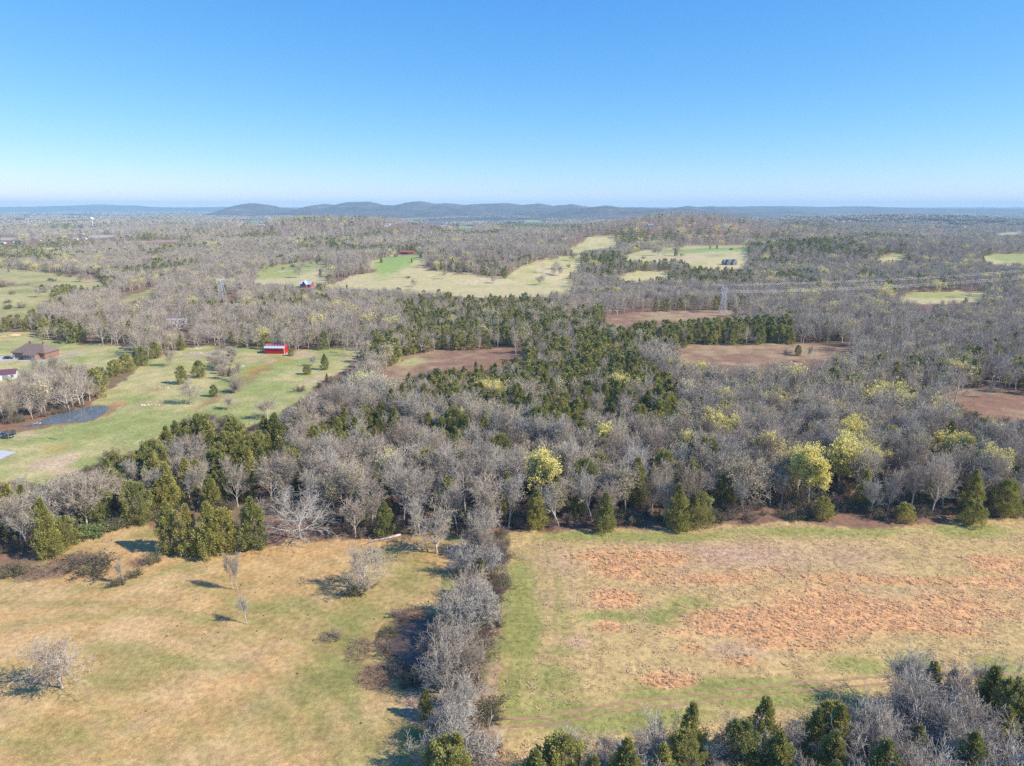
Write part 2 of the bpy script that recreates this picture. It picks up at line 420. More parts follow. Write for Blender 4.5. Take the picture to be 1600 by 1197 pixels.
def pasture_mix(x, y):
    q = 0.75 * x + 0.66 * y; w = -0.66 * x + 0.75 * y
    n = fbm(q, w * 2.6, 26, 21, 4)
    bow = np.hypot(x + 95, y - 40) + 5 * (fbm(x, y, 30, 23, 2) - .5)
    g = 0.50 * (n - .30) * 2 + spots(P_GREEN, x, y) * .74 - 0.12 + .24 * np.sin(bow * 1.25) * fbm(x, y, 18, 29, 2)
    return np.clip(g, 0, 1)

def field_mix(x, y):
    n = fbm(x * .6, y * 1.3, 7, 33, 4); n2 = fbm(x * .55, y * 1.35, 22, 37, 3)
    o = spots(F_ORANGE, x, y) * (.25 + 1.35 * n) ; o = sstep(.16, .74, o + (n2 - .47) * .95)
    g = sstep(.30, .85, spots(F_GREEN, x, y) * (.40 + 1.15 * n2) + (n - .5) * .6 + .14)
    m = np.clip(spots(F_MAUVE, x, y) * (.3 + 1.2 * n2), 0, 1)
    return o, g * (1 - o), m * (1 - o)

# ------------------------------------------------------------------ ground sheet
def fringe(poly, down, out):
    cx = sum(p[0] for p in poly) / len(poly); cy = sum(p[1] for p in poly) / len(poly)
    return [(x + (out if x > cx else -out), y + (down if y > cy else -down * .15)) for x, y in poly]
C = lambda *a: lin(*a)
G_TAN, G_TAN2, G_OLIVE = C(196, 156, 102), C(203, 167, 117), C(148, 139, 80)
G_LAWN, G_LAWN_DRY, G_LAWN_RUST = C(150, 154, 90), C(188, 172, 118), C(172, 138, 66)
G_FIELD, G_ORANGE, G_MAUVE, G_FGREEN = C(194, 164, 110), C(224, 164, 114), C(194, 157, 128), C(152, 147, 84)
G_LITTER, G_LITTER2 = C(150, 112, 88), C(132, 104, 84)
G_BROWN, G_BROWN2 = C(144, 110, 88), C(168, 142, 108)
G_HILL, G_HILLG = C(196, 180, 128), C(152, 156, 86)
G_DIRT, G_GRAVEL = C(172, 132, 104), C(186, 180, 172)

def lerp(a, b, t):
    return a + (b - a) * np.asarray(t)[..., None]

def make_ground():
    ang = np.concatenate([np.arange(-180, -47, 6.0), np.arange(-46, 46.01, 0.25), np.arange(48, 180, 6.0)])
    rad = [12.0]
    while rad[-1] < 900: rad.append(rad[-1] * (1.0095 if rad[-1] > 60 else 1.12))
    while rad[-1] < 14600: rad.append(rad[-1] * 1.03)
    rad = np.array(rad)
    A, B = np.meshgrid(np.radians(ang), rad)
    X = (np.sin(A) * B).ravel(); Y = (np.cos(A) * B).ravel()
    X = np.append(X, 0.0); Y = np.append(Y, 0.0)
    Z = height(X, Y)
    far = np.hypot(X, Y)
    Z = Z - np.where(far > 14000, (far - 14000) * 0.002, 0)
    na, nr = len(ang), len(rad)
    i, j = np.meshgrid(np.arange(nr - 1), np.arange(na), indexing='ij')
    j2 = (j + 1) % na
    F = np.stack([i * na + j, i * na + j2, (i + 1) * na + j2, (i + 1) * na + j], -1).reshape(-1, 4)
    # fan to the centre as quads
    jj = np.arange(0, na - 1, 2)
    F = np.vstack([F, np.stack([jj, np.full(len(jj), nr * na), (jj + 2) % na, jj + 1], -1)])
    # colour of what grows or lies there
    amp = np.clip(far * .012, 1.0, 9.0)
    wx = X + (fbm(X, Y, 9, 51, 3) - .5) * 2 * amp; wy = Y + (fbm(X, Y, 9, 57, 3) - .5) * 2.6 * amp
    n8 = fbm(X, Y, 8, 61, 3); n40 = fbm(X, Y, 40, 67, 3); n150 = fbm(X, Y, 150, 71, 3)
    c = lerp(np.broadcast_to(G_LITTER, (len(X), 3)), G_LITTER2, n8)
    c = lerp(c, C(120, 112, 80), sstep(.5, .7, n40) * .5)
    def put(mask, col, k=1.0):
        nonlocal c
        m = np.asarray(mask, float) * k
        c = c + (col - c) * m[:, None]
    near = far < 1500
    # lawns
    gl = lerp(np.broadcast_to(G_LAWN, c.shape), G_LAWN_DRY, sstep(.33, .62, .6 * n40 + .4 * n8))
    put(inpoly(wx, wy, ground_poly(fringe(LAWN, 16, 3))), gl); put(inpoly(wx, wy, ground_poly(fringe(LAWN2, 6, 3))), gl)
    for px, py, rx, ry, k, col in ((85, 722, 34, 14, 1.0, C(196, 170, 134)), (100, 738, 22, 8, .9, C(196, 168, 130)), (40, 682, 20, 6, .7, C(190, 165, 130)), (70, 680, 14, 4, .6, C(190, 165, 130)), (405, 578, 18, 9, .8, G_LAWN_RUST), (436, 562, 26, 6, .5, G_LAWN_RUST),
                                   (470, 555, 30, 6, .8, C(190, 165, 130)), (400, 562, 40, 6, .7, C(186, 160, 122)), (228, 632, 22, 7, .8, C(176, 150, 108)), (250, 607, 16, 6, .8, C(170, 140, 100)), (492, 592, 12, 9, .7, C(190, 165, 130)),
                                   (150, 612, 16, 5, .8, C(168, 120, 84)), (176, 634, 16, 6, .9, C(176, 132, 92)), (330, 553, 45, 7, .8, C(180, 160, 128)), (90, 700, 20, 5, .5, G_LAWN_RUST), (20, 523, 16, 4, 1, C(206, 170, 120)),
                                   (175, 651, 14, 4, .7, C(172, 150, 100)), (140, 676, 12, 4, .7, C(160, 140, 86)), (60, 600, 120, 40, 0, G_LAWN), (376, 600, 14, 40, .6, C(150, 122, 88)), (10, 560, 22, 5, 1, G_GRAVEL), (95, 558, 16, 8, .8, C(176, 160, 140))):
        s = Spot(px, py, rx, ry)(wx, wy); put(sstep(.25, .6, s + (n8 - .5) * .4), col, k)
    # meadow clearings
    for p in MEADOWS:
        put(inpoly(wx, wy, ground_poly(fringe(p, 9, 7))), lerp(np.broadcast_to(C(178, 166, 112), c.shape), C(152, 148, 90), sstep(.5, .75, n40)))
    for p in BROWN:
        put(inpoly(wx, wy, ground_poly(fringe(p, 10, 5))), lerp(np.broadcast_to(G_BROWN, c.shape), G_BROWN2, sstep(.42, .66, .5 * n40 + .5 * n8)))
    s = Spot(640, 566, 26, 9)(wx, wy) ; put(sstep(.3, .7, s), C(178, 168, 112), .9)
    for p in HILLFIELDS:
        put(inpoly(wx, wy, ground_poly(fringe(p, 8, 8))), lerp(np.broadcast_to(G_HILL, c.shape), G_HILLG, sstep(.50, .74, .5 * n150 + .5 * n40)))
    for px, py, rx, ry, col in ((450, 422, 55, 14, G_HILLG), (620, 406, 40, 8, C(140, 165, 80)), (1130, 389, 40, 4, C(126, 160, 76)), (1060, 404, 60, 5, C(200, 172, 136)), (1460, 461, 90, 7, C(158, 158, 92)), (1396, 400, 32, 6, C(150, 154, 92)), (1600, 403, 70, 6, C(150, 154, 92)), (860, 428, 30, 14, C(205, 186, 140)), (840, 442, 24, 5, C(170, 170, 100)), (760, 440, 60, 6, C(206, 184, 142))):
        put(sstep(.35, .7, Spot(px, py, rx, ry)(wx, wy) + (n40 - .5) * .3) * (c[:, 1] > .2), col, .8)
    for p, col in FARFIELDS:
        put(inpoly(X, Y, ground_poly(p)), np.array(col))
    # distant wooded plain between
    put(sstep(2600, 3600, far) * (c[:, 1] < .16), lerp(np.broadcast_to(C(118, 104, 96), c.shape), C(98, 94, 78), n150), .8)
    # pasture in front
    pm = inpoly(wx, wy, W_PASTURE)
    tan = lerp(np.broadcast_to(G_TAN, c.shape), G_TAN2, sstep(.35, .65, fbm(X + Y, (Y - X) * 2.4, 14, 81, 4)))
    put(pm, lerp(tan, G_OLIVE, pasture_mix(X, Y)))
    put(pm * sstep(.3, .65, spots(P_RUST, wx, wy)), C(138, 104, 80), .85)
    for q in COWPATHS:
        put(pm * np.exp(-(polydist(wx, wy, q) / 1.6) ** 2), C(134, 136, 74), .55)
    # the rough field on the right
    fm = inpoly(wx, wy, W_FIELD)
    o, g, mv = field_mix(X, Y)
    fc = lerp(np.broadcast_to(G_FIELD, c.shape), G_MAUVE, mv); fc = lerp(fc, G_ORANGE, o * .8); fc = lerp(fc, G_FGREEN, g)
    put(fm, fc)
    for q in RUTS:
        put(fm * np.exp(-(polydist(X, Y, q) / .9) ** 2), C(132, 130, 72), .42)
    # leaf-strewn strip under the hedgerow and pond banks
    hm_ = inpoly(wx, wy, ground_poly([(700, 838), (800, 838), (790, 900), (782, 1000), (778, 1150), (790, 1300), (600, 1300), (630, 1100), (680, 1040), (690, 960)]))
    put(hm_, lerp(np.broadcast_to(C(176, 148, 116), c.shape), C(140, 136, 80), sstep(.4, .65, n8)))
    for poly, k in ((POND, 2.0), (POND2, 2.2)):
        w = ground_poly(poly); d = polydist(wx, wy, w + [w[0]])
        put(np.exp(-(d / k) ** 2) + inpoly(X, Y, w) > .35, C(150, 118, 84) if poly is POND else C(112, 92, 66), .8)
    me = np_mesh('ground', np.stack([X, Y, Z], -1), F, [], smooth=True)
    ca = me.color_attributes.new('cover', 'FLOAT_COLOR', 'POINT')
    ca.data.foreach_set('color', np.concatenate([np.clip(c, 0, 1), np.ones((len(c), 1))], 1).astype(np.float32).ravel())
    m = bpy.data.materials.new('ground_cover'); m.use_nodes = True
    n, l = m.node_tree.nodes, m.node_tree.links
    p = n['Principled BSDF']; p.inputs['Roughness'].default_value = .95; p.inputs['Specular IOR Level'].default_value = .1
    at_ = n.new('ShaderNodeAttribute'); at_.attribute_name = 'cover'
    geo = n.new('ShaderNodeNewGeometry')
    prev = at_.outputs['Color']
    hs = []
    for sc, lo, hi, det in ((.9, .76, 1.22, 4), (.16, .86, 1.14, 3), (4.5, .70, 1.24, 3)):
        nz = n.new('ShaderNodeTexNoise'); nz.inputs['Scale'].default_value = sc; nz.inputs['Detail'].default_value = det
        l.new(geo.outputs['Position'], nz.inputs['Vector'])
        mr = n.new('ShaderNodeMapRange'); mr.inputs['From Min'].default_value = .3; mr.inputs['From Max'].default_value = .7
        mr.inputs['To Min'].default_value = lo; mr.inputs['To Max'].default_value = hi
        l.new(nz.outputs[0], mr.inputs[0])
        mx = n.new('ShaderNodeMix'); mx.data_type = 'RGBA'; mx.blend_type = 'MULTIPLY'; mx.inputs[0].default_value = 1
        l.new(prev, mx.inputs[6]); l.new(mr.outputs[0], mx.inputs[7]); prev = mx.outputs[2]; hs.append(nz)
    l.new(prev, p.inputs['Base Color'])
    bp = n.new('ShaderNodeBump'); bp.inputs['Strength'].default_value = .4; bp.inputs['Distance'].default_value = .25
    l.new(hs[0].outputs[0], bp.inputs['Height']); l.new(bp.outputs[0], p.inputs['Normal'])
    me.materials.append(m)
    o = link('ground', me); tag(o, kind='structure')
    return o

make_ground()

# ------------------------------------------------------------------ far hills (own meshes, real distance)
def ridge(name, y0, prof, depth, seed, rough):
    """prof: (photo x, photo y of the skyline) at forward distance y0."""
    px = np.array([p[0] for p in prof], float); py = np.array([p[1] for p in prof], float)
    xs = np.linspace(px[0], px[-1], 700)
    sk = np.interp(xs, px, py)
    k = np.hanning(9); k /= k.sum()
    sk = np.convolve(np.pad(sk, 4, 'edge'), k, 'valid')
    sk = sk.mean() + (sk - sk.mean()) * (1.5 if name == 'knob_hills' else 1.25) - (1.2 if name == 'knob_hills' else 1.0) + (fbm(xs, xs * 0 + seed, 38, seed, 3) - .5) * 1.6 + (fbm(xs, xs * 0 + seed, 7, seed + 3, 2) - .5) * .7
    ny = 26
    ts = np.linspace(-1, 1, ny)
    V = np.zeros((ny, len(xs), 3))
    for a, t in enumerate(ts):
        Y = y0 + t * depth
        dv = (598.5 - sk) / FPX
        slope = (-SP + dv * CP) / (CP + dv * SP)
        top = CAM_H + slope * y0
        X = (xs - 800) / FPX * (y0 * CP + 60) * (1 + t * depth / y0 * .15)
        prof_t = max(0.0, 1 - abs(t) ** 1.6)
        w = fbm(X, np.full_like(X, Y), rough, seed, 4)
        base = -30.0
        Z = base + (top - base) * np.clip(prof_t * (1 - .55 * (1 - prof_t) * (w * 1.6)), 0, 1)
        V[a, :, 0] = X; V[a, :, 1] = Y + (w - .5) * depth * .25; V[a, :, 2] = Z
    i, j = np.meshgrid(np.arange(ny - 1), np.arange(len(xs) - 1), indexing='ij'); n_ = len(xs)
    F = np.stack([i * n_ + j, i * n_ + j + 1, (i + 1) * n_ + j + 1, (i + 1) * n_ + j], -1).reshape(-1, 4)
    me = np_mesh(name, V.reshape(-1, 3), F, [M_HILL], smooth=True)
    return tag(link('hills', me), kind='structure')

M_HILL = mat('wooded_hillside', (.15, .125, .11), rough=.95, spec=.1)
def hill_nodes():
    n, l = M_HILL.node_tree.nodes, M_HILL.node_tree.links
    p = n['Principled BSDF']; geo = n.new('ShaderNodeNewGeometry')
    a = n.new('ShaderNodeTexNoise'); a.inputs['Scale'].default_value = .004; a.inputs['Detail'].default_value = 8; a.inputs['Roughness'].default_value = .65
    cr = n.new('ShaderNodeValToRGB'); e = cr.color_ramp.elements
    e[0].position = .35; e[0].color = (.07, .066, .06, 1); e[1].position = .62; e[1].color = (.16, .125, .11, 1)
    f = e.new(.74); f.color = (.36, .32, .22, 1)
    l.new(geo.outputs['Position'], a.inputs['Vector']); l.new(a.outputs[0], cr.inputs[0]); l.new(cr.outputs[0], p.inputs['Base Color'])
    b = n.new('ShaderNodeTexNoise'); b.inputs['Scale'].default_value = .02; b.inputs['Detail'].default_value = 6
    bp = n.new('ShaderNodeBump'); bp.inputs['Strength'].default_value = 1; bp.inputs['Distance'].default_value = 25
    l.new(geo.outputs['Position'], b.inputs['Vector']); l.new(b.outputs[0], bp.inputs['Height']); l.new(bp.outputs[0], p.inputs['Normal'])
hill_nodes()
ridge('far_hills', 12500, [(-500, 325), (0, 324.6), (60, 324), (90, 323.2), (130, 322), (158, 320.8), (185, 322), (215, 322.4), (245, 324.6), (300, 325), (350, 324.6), (420, 325), (600, 325), (900, 324.8), (1200, 325), (1500, 325), (2100, 325)], 1500, 5, 1500)
ridge('knob_hills', 7000, [(330, 331), (362, 328), (378, 322), (396, 320), (420, 321.5), (436, 325), (470, 327), (486, 323), (510, 321), (524, 322), (545, 319), (578, 318.5), (600, 322), (622, 322), (640, 319), (662, 318), (682, 321), (700, 320), (728, 322), (752, 320.5), (790, 320),
      (815, 322), (842, 320), (865, 323), (892, 321), (925, 324), (950, 322.5), (972, 325), (1000, 324), (1040, 326), (1068, 323), (1085, 325), (1105, 323.5), (1130, 326), (1160, 326), (1250, 328)], 1300, 15, 900)
ridge('long_ridge', 8600, [(1020, 328), (1080, 324.5), (1150, 324), (1220, 323.5), (1290, 324.5), (1350, 324), (1420, 326), (1500, 327), (1560, 327), (1640, 327.5), (1900, 328)], 1500, 25, 1100)
ridge('low_knobs', 5400, [(700, 338), (780, 334), (860, 332), (905, 328), (938, 325.5), (965, 326.5), (1000, 329), (1060, 327.5), (1100, 331), (1180, 335), (1260, 338)], 900, 35, 700)
ridge('low_rise', 5900, [(380, 336), (450, 332), (520, 330), (600, 328), (650, 330), (720, 329), (800, 334), (860, 338)], 900, 45, 700)

# ------------------------------------------------------------------ ponds and dirt track
def sheet(name, poly, m, dz):
    w = ground_poly(poly)
    g = np.random.default_rng(len(w)); w2 = []
    for a, b in zip(w, w[1:] + w[:1]):      # wavering shoreline
        for t in (0, .25, .5, .75):
            k_ = (.5 if 'muddy' in m.name else .18) if name == 'pond' else 0.0
            w2.append((a[0] + (b[0] - a[0]) * t + g.normal(0, k_), a[1] + (b[1] - a[1]) * t + g.normal(0, k_)))
    w = w2
    me = bpy.data.meshes.new(name)
    cx = sum(p[0] for p in w) / len(w); cy = sum(p[1] for p in w) / len(w)
    V = [(x, y, dz) for x, y in w]
    me.from_pydata(V, [], [tuple(range(len(V)))]); me.materials.append(m); me.update()
    return link(name, me)

def water_mat(name, col, rough):
    m = mat(name, col, rough=rough, spec=.5)
    n, l = m.node_tree.nodes, m.node_tree.links
    geo = n.new('ShaderNodeNewGeometry'); nz = n.new('ShaderNodeTexNoise'); nz.inputs['Scale'].default_value = 1.6; nz.inputs['Detail'].default_value = 3
    bp = n.new('ShaderNodeBump'); bp.inputs['Strength'].default_value = .12; bp.inputs['Distance'].default_value = .05
    l.new(geo.outputs['Position'], nz.inputs['Vector']); l.new(nz.outputs[0], bp.inputs['Height']); l.new(bp.outputs[0], n['Principled BSDF'].inputs['Normal'])
    if 'muddy' in name: n['Principled BSDF'].inputs['Specular IOR Level'].default_value = .22
    return m
zp = max(float(height(*q)) for q in ground_poly(POND)) + .05
tag(sheet('pond', POND, water_mat('pond_water', (.12, .15, .18), .05), zp), kind='structure')
zp2 = max(float(height(*q)) for q in ground_poly(POND2)) + .05
tag(sheet('pond', POND2, water_mat('muddy_water', (.105, .075, .05), .16), zp2), kind='structure')  # mud brown, darkened further to stand in for hedge shade on the water

def strip(name, pts, width, m, dz=.02, rag=.35):
    """Ragged-edged strip laid on the terrain along a polyline."""
    P = []
    for (x0, y0), (x1, y1) in zip(pts[:-1], pts[1:]):
        k = max(2, int(math.hypot(x1 - x0, y1 - y0) / 1.0))
        for j in range(k): P.append((x0 + (x1 - x0) * j / k, y0 + (y1 - y0) * j / k))
    P.append(pts[-1]); P = np.array(P)
    kk = min(9, len(P) // 2 * 2 - 1)
    if kk >= 3:
        ker = np.ones(kk) / kk
        P = np.stack([np.convolve(np.pad(P[:, i], kk // 2, 'edge'), ker, 'valid') for i in (0, 1)], -1)
    T = np.gradient(P, axis=0); T /= np.linalg.norm(T, axis=1)[:, None] + 1e-9
    N = np.stack([-T[:, 1], T[:, 0]], -1)
    V = []; F = []
    us = (-1, -.5, 0, .5, 1)
    for i in range(len(P)):
        for u in us:
            w = width / 2 * (1 + (rag * (rng.random() - .5) * 2 if abs(u) == 1 else 0))
            q = P[i] + N[i] * u * w
            V.append((q[0], q[1], float(height(*q)) + dz))
    for i in range(len(P) - 1):
        for a in range(4):
            b = i * 5 + a; F.append((b, b + 1, b + 6, b + 5))
    me = np_mesh(name, np.array(V), np.array(F), [m], smooth=True)
    return tag(link(name, me), kind='structure')

M['dirt'] = mat('track_dirt', tuple(C(172, 134, 100)), rough=.95, var=.3, scale=.6, bump=.3)
M['gravel'] = mat('pale_gravel', tuple(C(196, 188, 176)), rough=.95, var=.15, scale=1.0)
for off, w in ((-.85, .5), (.85, .55)):
    q = np.array(TRACK); t = np.gradient(q, axis=0); t /= np.linalg.norm(t, axis=1)[:, None]
    strip('dirt_track', [tuple(a) for a in (q + np.stack([-t[:, 1], t[:, 0]], -1) * off)], w, M['dirt'], .025, .8)
strip('gravel_road', [at(*p) for p in ((432, 425), (455, 423), (480, 421), (500, 420))], 3.5, M['gravel'])
strip('gravel_road', [at(*p) for p in ((960, 399), (1000, 398), (1060, 397), (1120, 396), (1168, 395))], 4.5, M['gravel'])
strip('gravel_road', [at(*p) for p in ((-60, 562), (0, 561), (24, 561))], 6, M['gravel'])

# ------------------------------------------------------------------ plants: growing the shapes
def unit(a):
    return a / (np.linalg.norm(a, axis=-1, keepdims=True) + 1e-9)

def grow(seed, h, trunk, counts, pieces, ratio, angle, tmin, wig, up, r0, rmin, lean=(0, 0), crown=None, droop=0.0):
    """Branching skeleton, one generation at a time. Returns a list of (p0, p1, r0, r1) per generation."""
    g = np.random.default_rng(seed)
    P = np.zeros((1, 3)); D = unit(np.array([[lean[0], lean[1], 1.0]])); L = np.array([h * trunk]); RR = np.array([r0])
    out = []
    for lev in range(len(pieces)):
        n = pieces[lev]; B = len(P)
        pts = np.zeros((B, n + 1, 3)); dirs = np.zeros((B, n + 1, 3)); pts[:, 0] = P; dirs[:, 0] = D
        d = D
        for i in range(n):
            d = unit(d + g.normal(0, wig[lev], (B, 3)) + np.array([0, 0, up[lev]]))
            pts[:, i + 1] = pts[:, i] + d * (L / n)[:, None]; dirs[:, i + 1] = d
        pts[..., 2] = np.maximum(pts[..., 2], .05 if lev else -1)
        tt = np.linspace(0, 1, n + 1)
        taper = .45 if lev == 0 else .75
        rad = np.maximum(RR[:, None] * (1 - taper * tt[None]), rmin)
        out.append((pts[:, :-1].reshape(-1, 3), pts[:, 1:].reshape(-1, 3), rad[:, :-1].ravel(), rad[:, 1:].ravel()))
        if lev == len(pieces) - 1: break
        c = counts[lev]
        k = np.arange(c)[None, :] + g.random((B, c))
        t = tmin[lev] + (1 - tmin[lev]) * np.minimum(k / c, 1)
        ft = t * n; i0 = np.minimum(ft.astype(int), n - 1); fr = ft - i0
        bi = np.arange(B)[:, None]
        base = pts[bi, i0] * (1 - fr[..., None]) + pts[bi, i0 + 1] * fr[..., None]
        dd = dirs[bi, i0 + 1]
        az = np.arange(c)[None, :] * 2.39996 + g.random((B, 1)) * 6.28 + g.normal(0, .4, (B, c))
        a0, a1 = angle[lev]
        th = np.radians(a0 + (a1 - a0) * g.random((B, c)))
        if lev == 0: th = th * (1.15 - .45 * (t - tmin[0]) / (1 - tmin[0] + 1e-6))
        ref = np.where(np.abs(dd[..., 2:3]) > .9, np.array([1.0, 0, 0]), np.array([0, 0, 1.0]))
        u = unit(np.cross(dd, ref)); v = np.cross(dd, u)
        nd = dd * np.cos(th)[..., None] + (u * np.cos(az)[..., None] + v * np.sin(az)[..., None]) * np.sin(th)[..., None]
        if lev == 0 and droop: nd[..., 2] -= droop * (1 - t)
        Ln = L[:, None] * ratio[lev] * (.65 + .6 * g.random((B, c)))
        if lev == 0 and crown:
            s = (t - tmin[0]) / (1 - tmin[0]); Ln = Ln * np.clip(crown(s), .15, 2)
        Rn = np.maximum(RR[:, None] * (1 - taper * t) * (.62 if lev == 0 else .6), rmin)
        P = base.reshape(-1, 3); D = unit(nd.reshape(-1, 3)); L = Ln.ravel(); RR = Rn.ravel()
    zmax = max(o[1][:, 2].max() for o in out)
    s = h / zmax
    return [(a * s, b * s, c_, d_) for a, b, c_, d_ in out]

def tubes(segs, sides):
    """Prisms along segments."""
    p0 = np.concatenate([s[0] for s in segs]); p1 = np.concatenate([s[1] for s in segs])
    r0 = np.concatenate([s[2] for s in segs]); r1 = np.concatenate([s[3] for s in segs])
    d = unit(p1 - p0)
    ref = np.where(np.abs(d[:, 2:3]) > .9, np.array([1.0, 0, 0]), np.array([0, 0, 1.0]))
    u = unit(np.cross(d, ref)); v = np.cross(d, u)
    a = np.arange(sides) * 2 * math.pi / sides
    ring = u[:, None] * np.cos(a)[None, :, None] + v[:, None] * np.sin(a)[None, :, None]
    V = np.concatenate([p0[:, None] + ring * r0[:, None, None], p1[:, None] + ring * r1[:, None, None]], 1).reshape(-1, 3)
    k = np.arange(sides); k2 = (k + 1) % sides
    f = np.stack([k, k2, k2 + sides, k + sides], -1)
    F = (np.arange(len(p0)) * 2 * sides)[:, None, None] + f[None]
    return V, F.reshape(-1, 4)

def flakes(g, pts, size, n, jit, flat=0.0):
    """Small leaf-sized quads near the given points."""
    i = g.integers(0, len(pts), n)
    c = pts[i] + g.normal(0, jit, (n, 3))
    u = unit(g.normal(0, 1, (n, 3))); w = g.normal(0, 1, (n, 3)); w[:, 2] *= (1 - flat)
    v = unit(np.cross(u, w)); s = size * (.6 + .8 * g.random((n, 1)))
    V = np.stack([c - u * s * .5, c + v * s * .38, c + u * s * .5, c - v * s * .38], 1).reshape(-1, 3)
    F = np.arange(n * 4).reshape(-1, 4)
    return V, F

def join(parts):
    """[(V, F, material index)] -> one array set."""
    V = []; F = []; I = []; b = 0
    for v, f, m in parts:
        V.append(v); F.append(f + b); I.append(np.full(len(f), m)); b += len(v)
    return np.concatenate(V), np.concatenate(F), np.concatenate(I)

SRC = {}     # name -> dict(trunk=mesh, crown=mesh, full=object in an unlinked collection, h=height)
def register(name, trunk, crown, tm, cmats, h):
    """trunk (V,F); crown list of (V,F,mat)."""
    tme = np_mesh('trunk', trunk[0], trunk[1], [tm], smooth=True)
    cv, cf, ci = join(crown)
    cme = np_mesh('crown', cv, cf, cmats, ci)
    v, f, i = join([(trunk[0], trunk[1], 0)] + [(a, b, m + 1) for a, b, m in crown])
    full = bpy.data.objects.new(name, np_mesh(name, v, f, [tm] + cmats, i))
    SRC[name] = dict(trunk=tme, crown=cme, full=full, h=h)

round_crown = lambda s: .45 + 1.0 * np.sqrt(np.clip(1 - ((s - .38) / .75) ** 2, 0, 1))
vase_crown = lambda s: .75 + .45 * np.sin(np.pi * np.clip(s, 0, 1))

def bare(name, seed, h, kind, lod, bm, tm, buds=None, nbud=0, bsize=.25):
    if kind == 'forest':
        trunk, tmin, ang, ratio, crown = .74, .34, (17, 42), (.47, .50, .48, .5), round_crown
    elif kind == 'open':
        trunk, tmin, ang, ratio, crown = .66, .24, (42, 74), (.62, .50, .50, .5), round_crown
    elif kind == 'slim':
        trunk, tmin, ang, ratio, crown = .88, .45, (30, 55), (.26, .50, .50, .5), round_crown
    elif kind == 'sprawl':
        trunk, tmin, ang, ratio, crown = .42, .15, (50, 98), (1.15, .50, .48, .5), vase_crown
    else:
        trunk, tmin, ang, ratio, crown = .30, .10, (22, 52), (1.7, .45, .5, .5), vase_crown      # multi-stem
    if kind == 'open' and lod == 0: thick = 1.25
    else: thick = 1.0
    r0 = h * (.013 if kind in ('forest', 'slim') else .02)
    if lod == 0: counts, pieces, rmin = (14, 8, 6, 4), (7, 5, 3, 2, 1), .0165
    elif lod == 1: counts, pieces, rmin = (11, 7, 5), (4, 3, 2, 1), .028
    else: counts, pieces, rmin = (9, 7), (2, 2, 1), .062
    rmin *= thick
    segs = grow(seed, h, trunk, counts, pieces, ratio, [ang] + ([(18, 44), (18, 46), (18, 50)] if kind in ('forest', 'slim') else [(30, 60), (28, 62), (25, 65)]), (tmin, .25, .2, .15),
                (.06, .14, .17, .2, .2), (.05, .13, .10, .06, .04), r0, rmin, lean=(rng.normal(0, .05), rng.normal(0, .05)) if kind != 'open' else (0, 0), crown=crown)
    tv, tf = tubes(segs[:1], 7 if lod == 0 else 4)
    crowns = [(*tubes(segs[1:2], 4 if lod == 0 else 3), 0), (*tubes(segs[2:], 3), 1)]
    mats = [tm, bm]
    if buds is not None:
        g = np.random.default_rng(seed + 99)
        tips = segs[-1][1]
        crowns.append((*flakes(g, tips, bsize, nbud, .22 + .1 * lod), 2)); mats.append(buds)
    register(name, (tv, tf), crowns, tm, mats, h)

def cedar(name, seed, h, r, lod, shape):
    g = np.random.default_rng(seed)
    nl = (130, 60, 26)[lod]; per = (105, 34, 12)[lod]; size = (.225, .48, 1.1)[lod]
    t = g.random(nl) ** (.85); t = np.clip(t, .03, .99)
    if shape == 'cone': rr = r * (1 - t ** 1.35) ** .85 * np.minimum(1, .45 + t * 5)
    elif shape == 'column': rr = r * np.clip(1 - t ** 3, .05, 1) * np.minimum(1, .55 + t * 3)
    else: rr = r * np.sqrt(np.clip(1 - ((t - .36) / .66) ** 2, .02, 1))
    az = g.random(nl) * 6.283
    lob = 1 + .34 * np.sin(az * 3 + g.random() * 6 + t * 4) * np.sin(t * 8 + g.random() * 6)
    rad = rr * lob * (.42 + .62 * g.random(nl) ** .7)
    c = np.stack([np.cos(az) * rad, np.sin(az) * rad, h * (.02 + .95 * t)], -1)
    lr = r * (.17 + .24 * g.random(nl) ** 1.5) * np.clip(1.2 - .6 * t, .35, 1.2)
    n = nl * per; i = np.repeat(np.arange(nl), per)
    off = unit(g.normal(0, 1, (n, 3))) * (g.random((n, 1)) ** .4) * lr[i][:, None] * np.array([1, 1, 1.35])
    p = c[i] + off
    out = unit(np.stack([p[:, 0], p[:, 1], np.full(n, 0.0)], -1)) * .7 + np.array([0, 0, .75]) + g.normal(0, .45, (n, 3)) + unit(off) * .5
    out = unit(out); side = unit(np.cross(out, g.normal(0, 1, (n, 3))))
    s = size * (.6 + .8 * g.random((n, 1)))
    V = np.stack([p - out * s * .4, p + side * s * .34, p + out * s * .75, p - side * s * .34], 1).reshape(-1, 3)
    F = np.arange(n * 4).reshape(-1, 4)
    # leader tip sprays
    segs = grow(seed, h * .95, 1, (), (5,), (), [], (), (.02,), (0,), .16, .03)
    tv, tf = tubes(segs, 6 if lod == 0 else 4)
    register(name, (tv, tf), [(V, F, 0)], M['cedar_bark'], [M['cedar']], h)

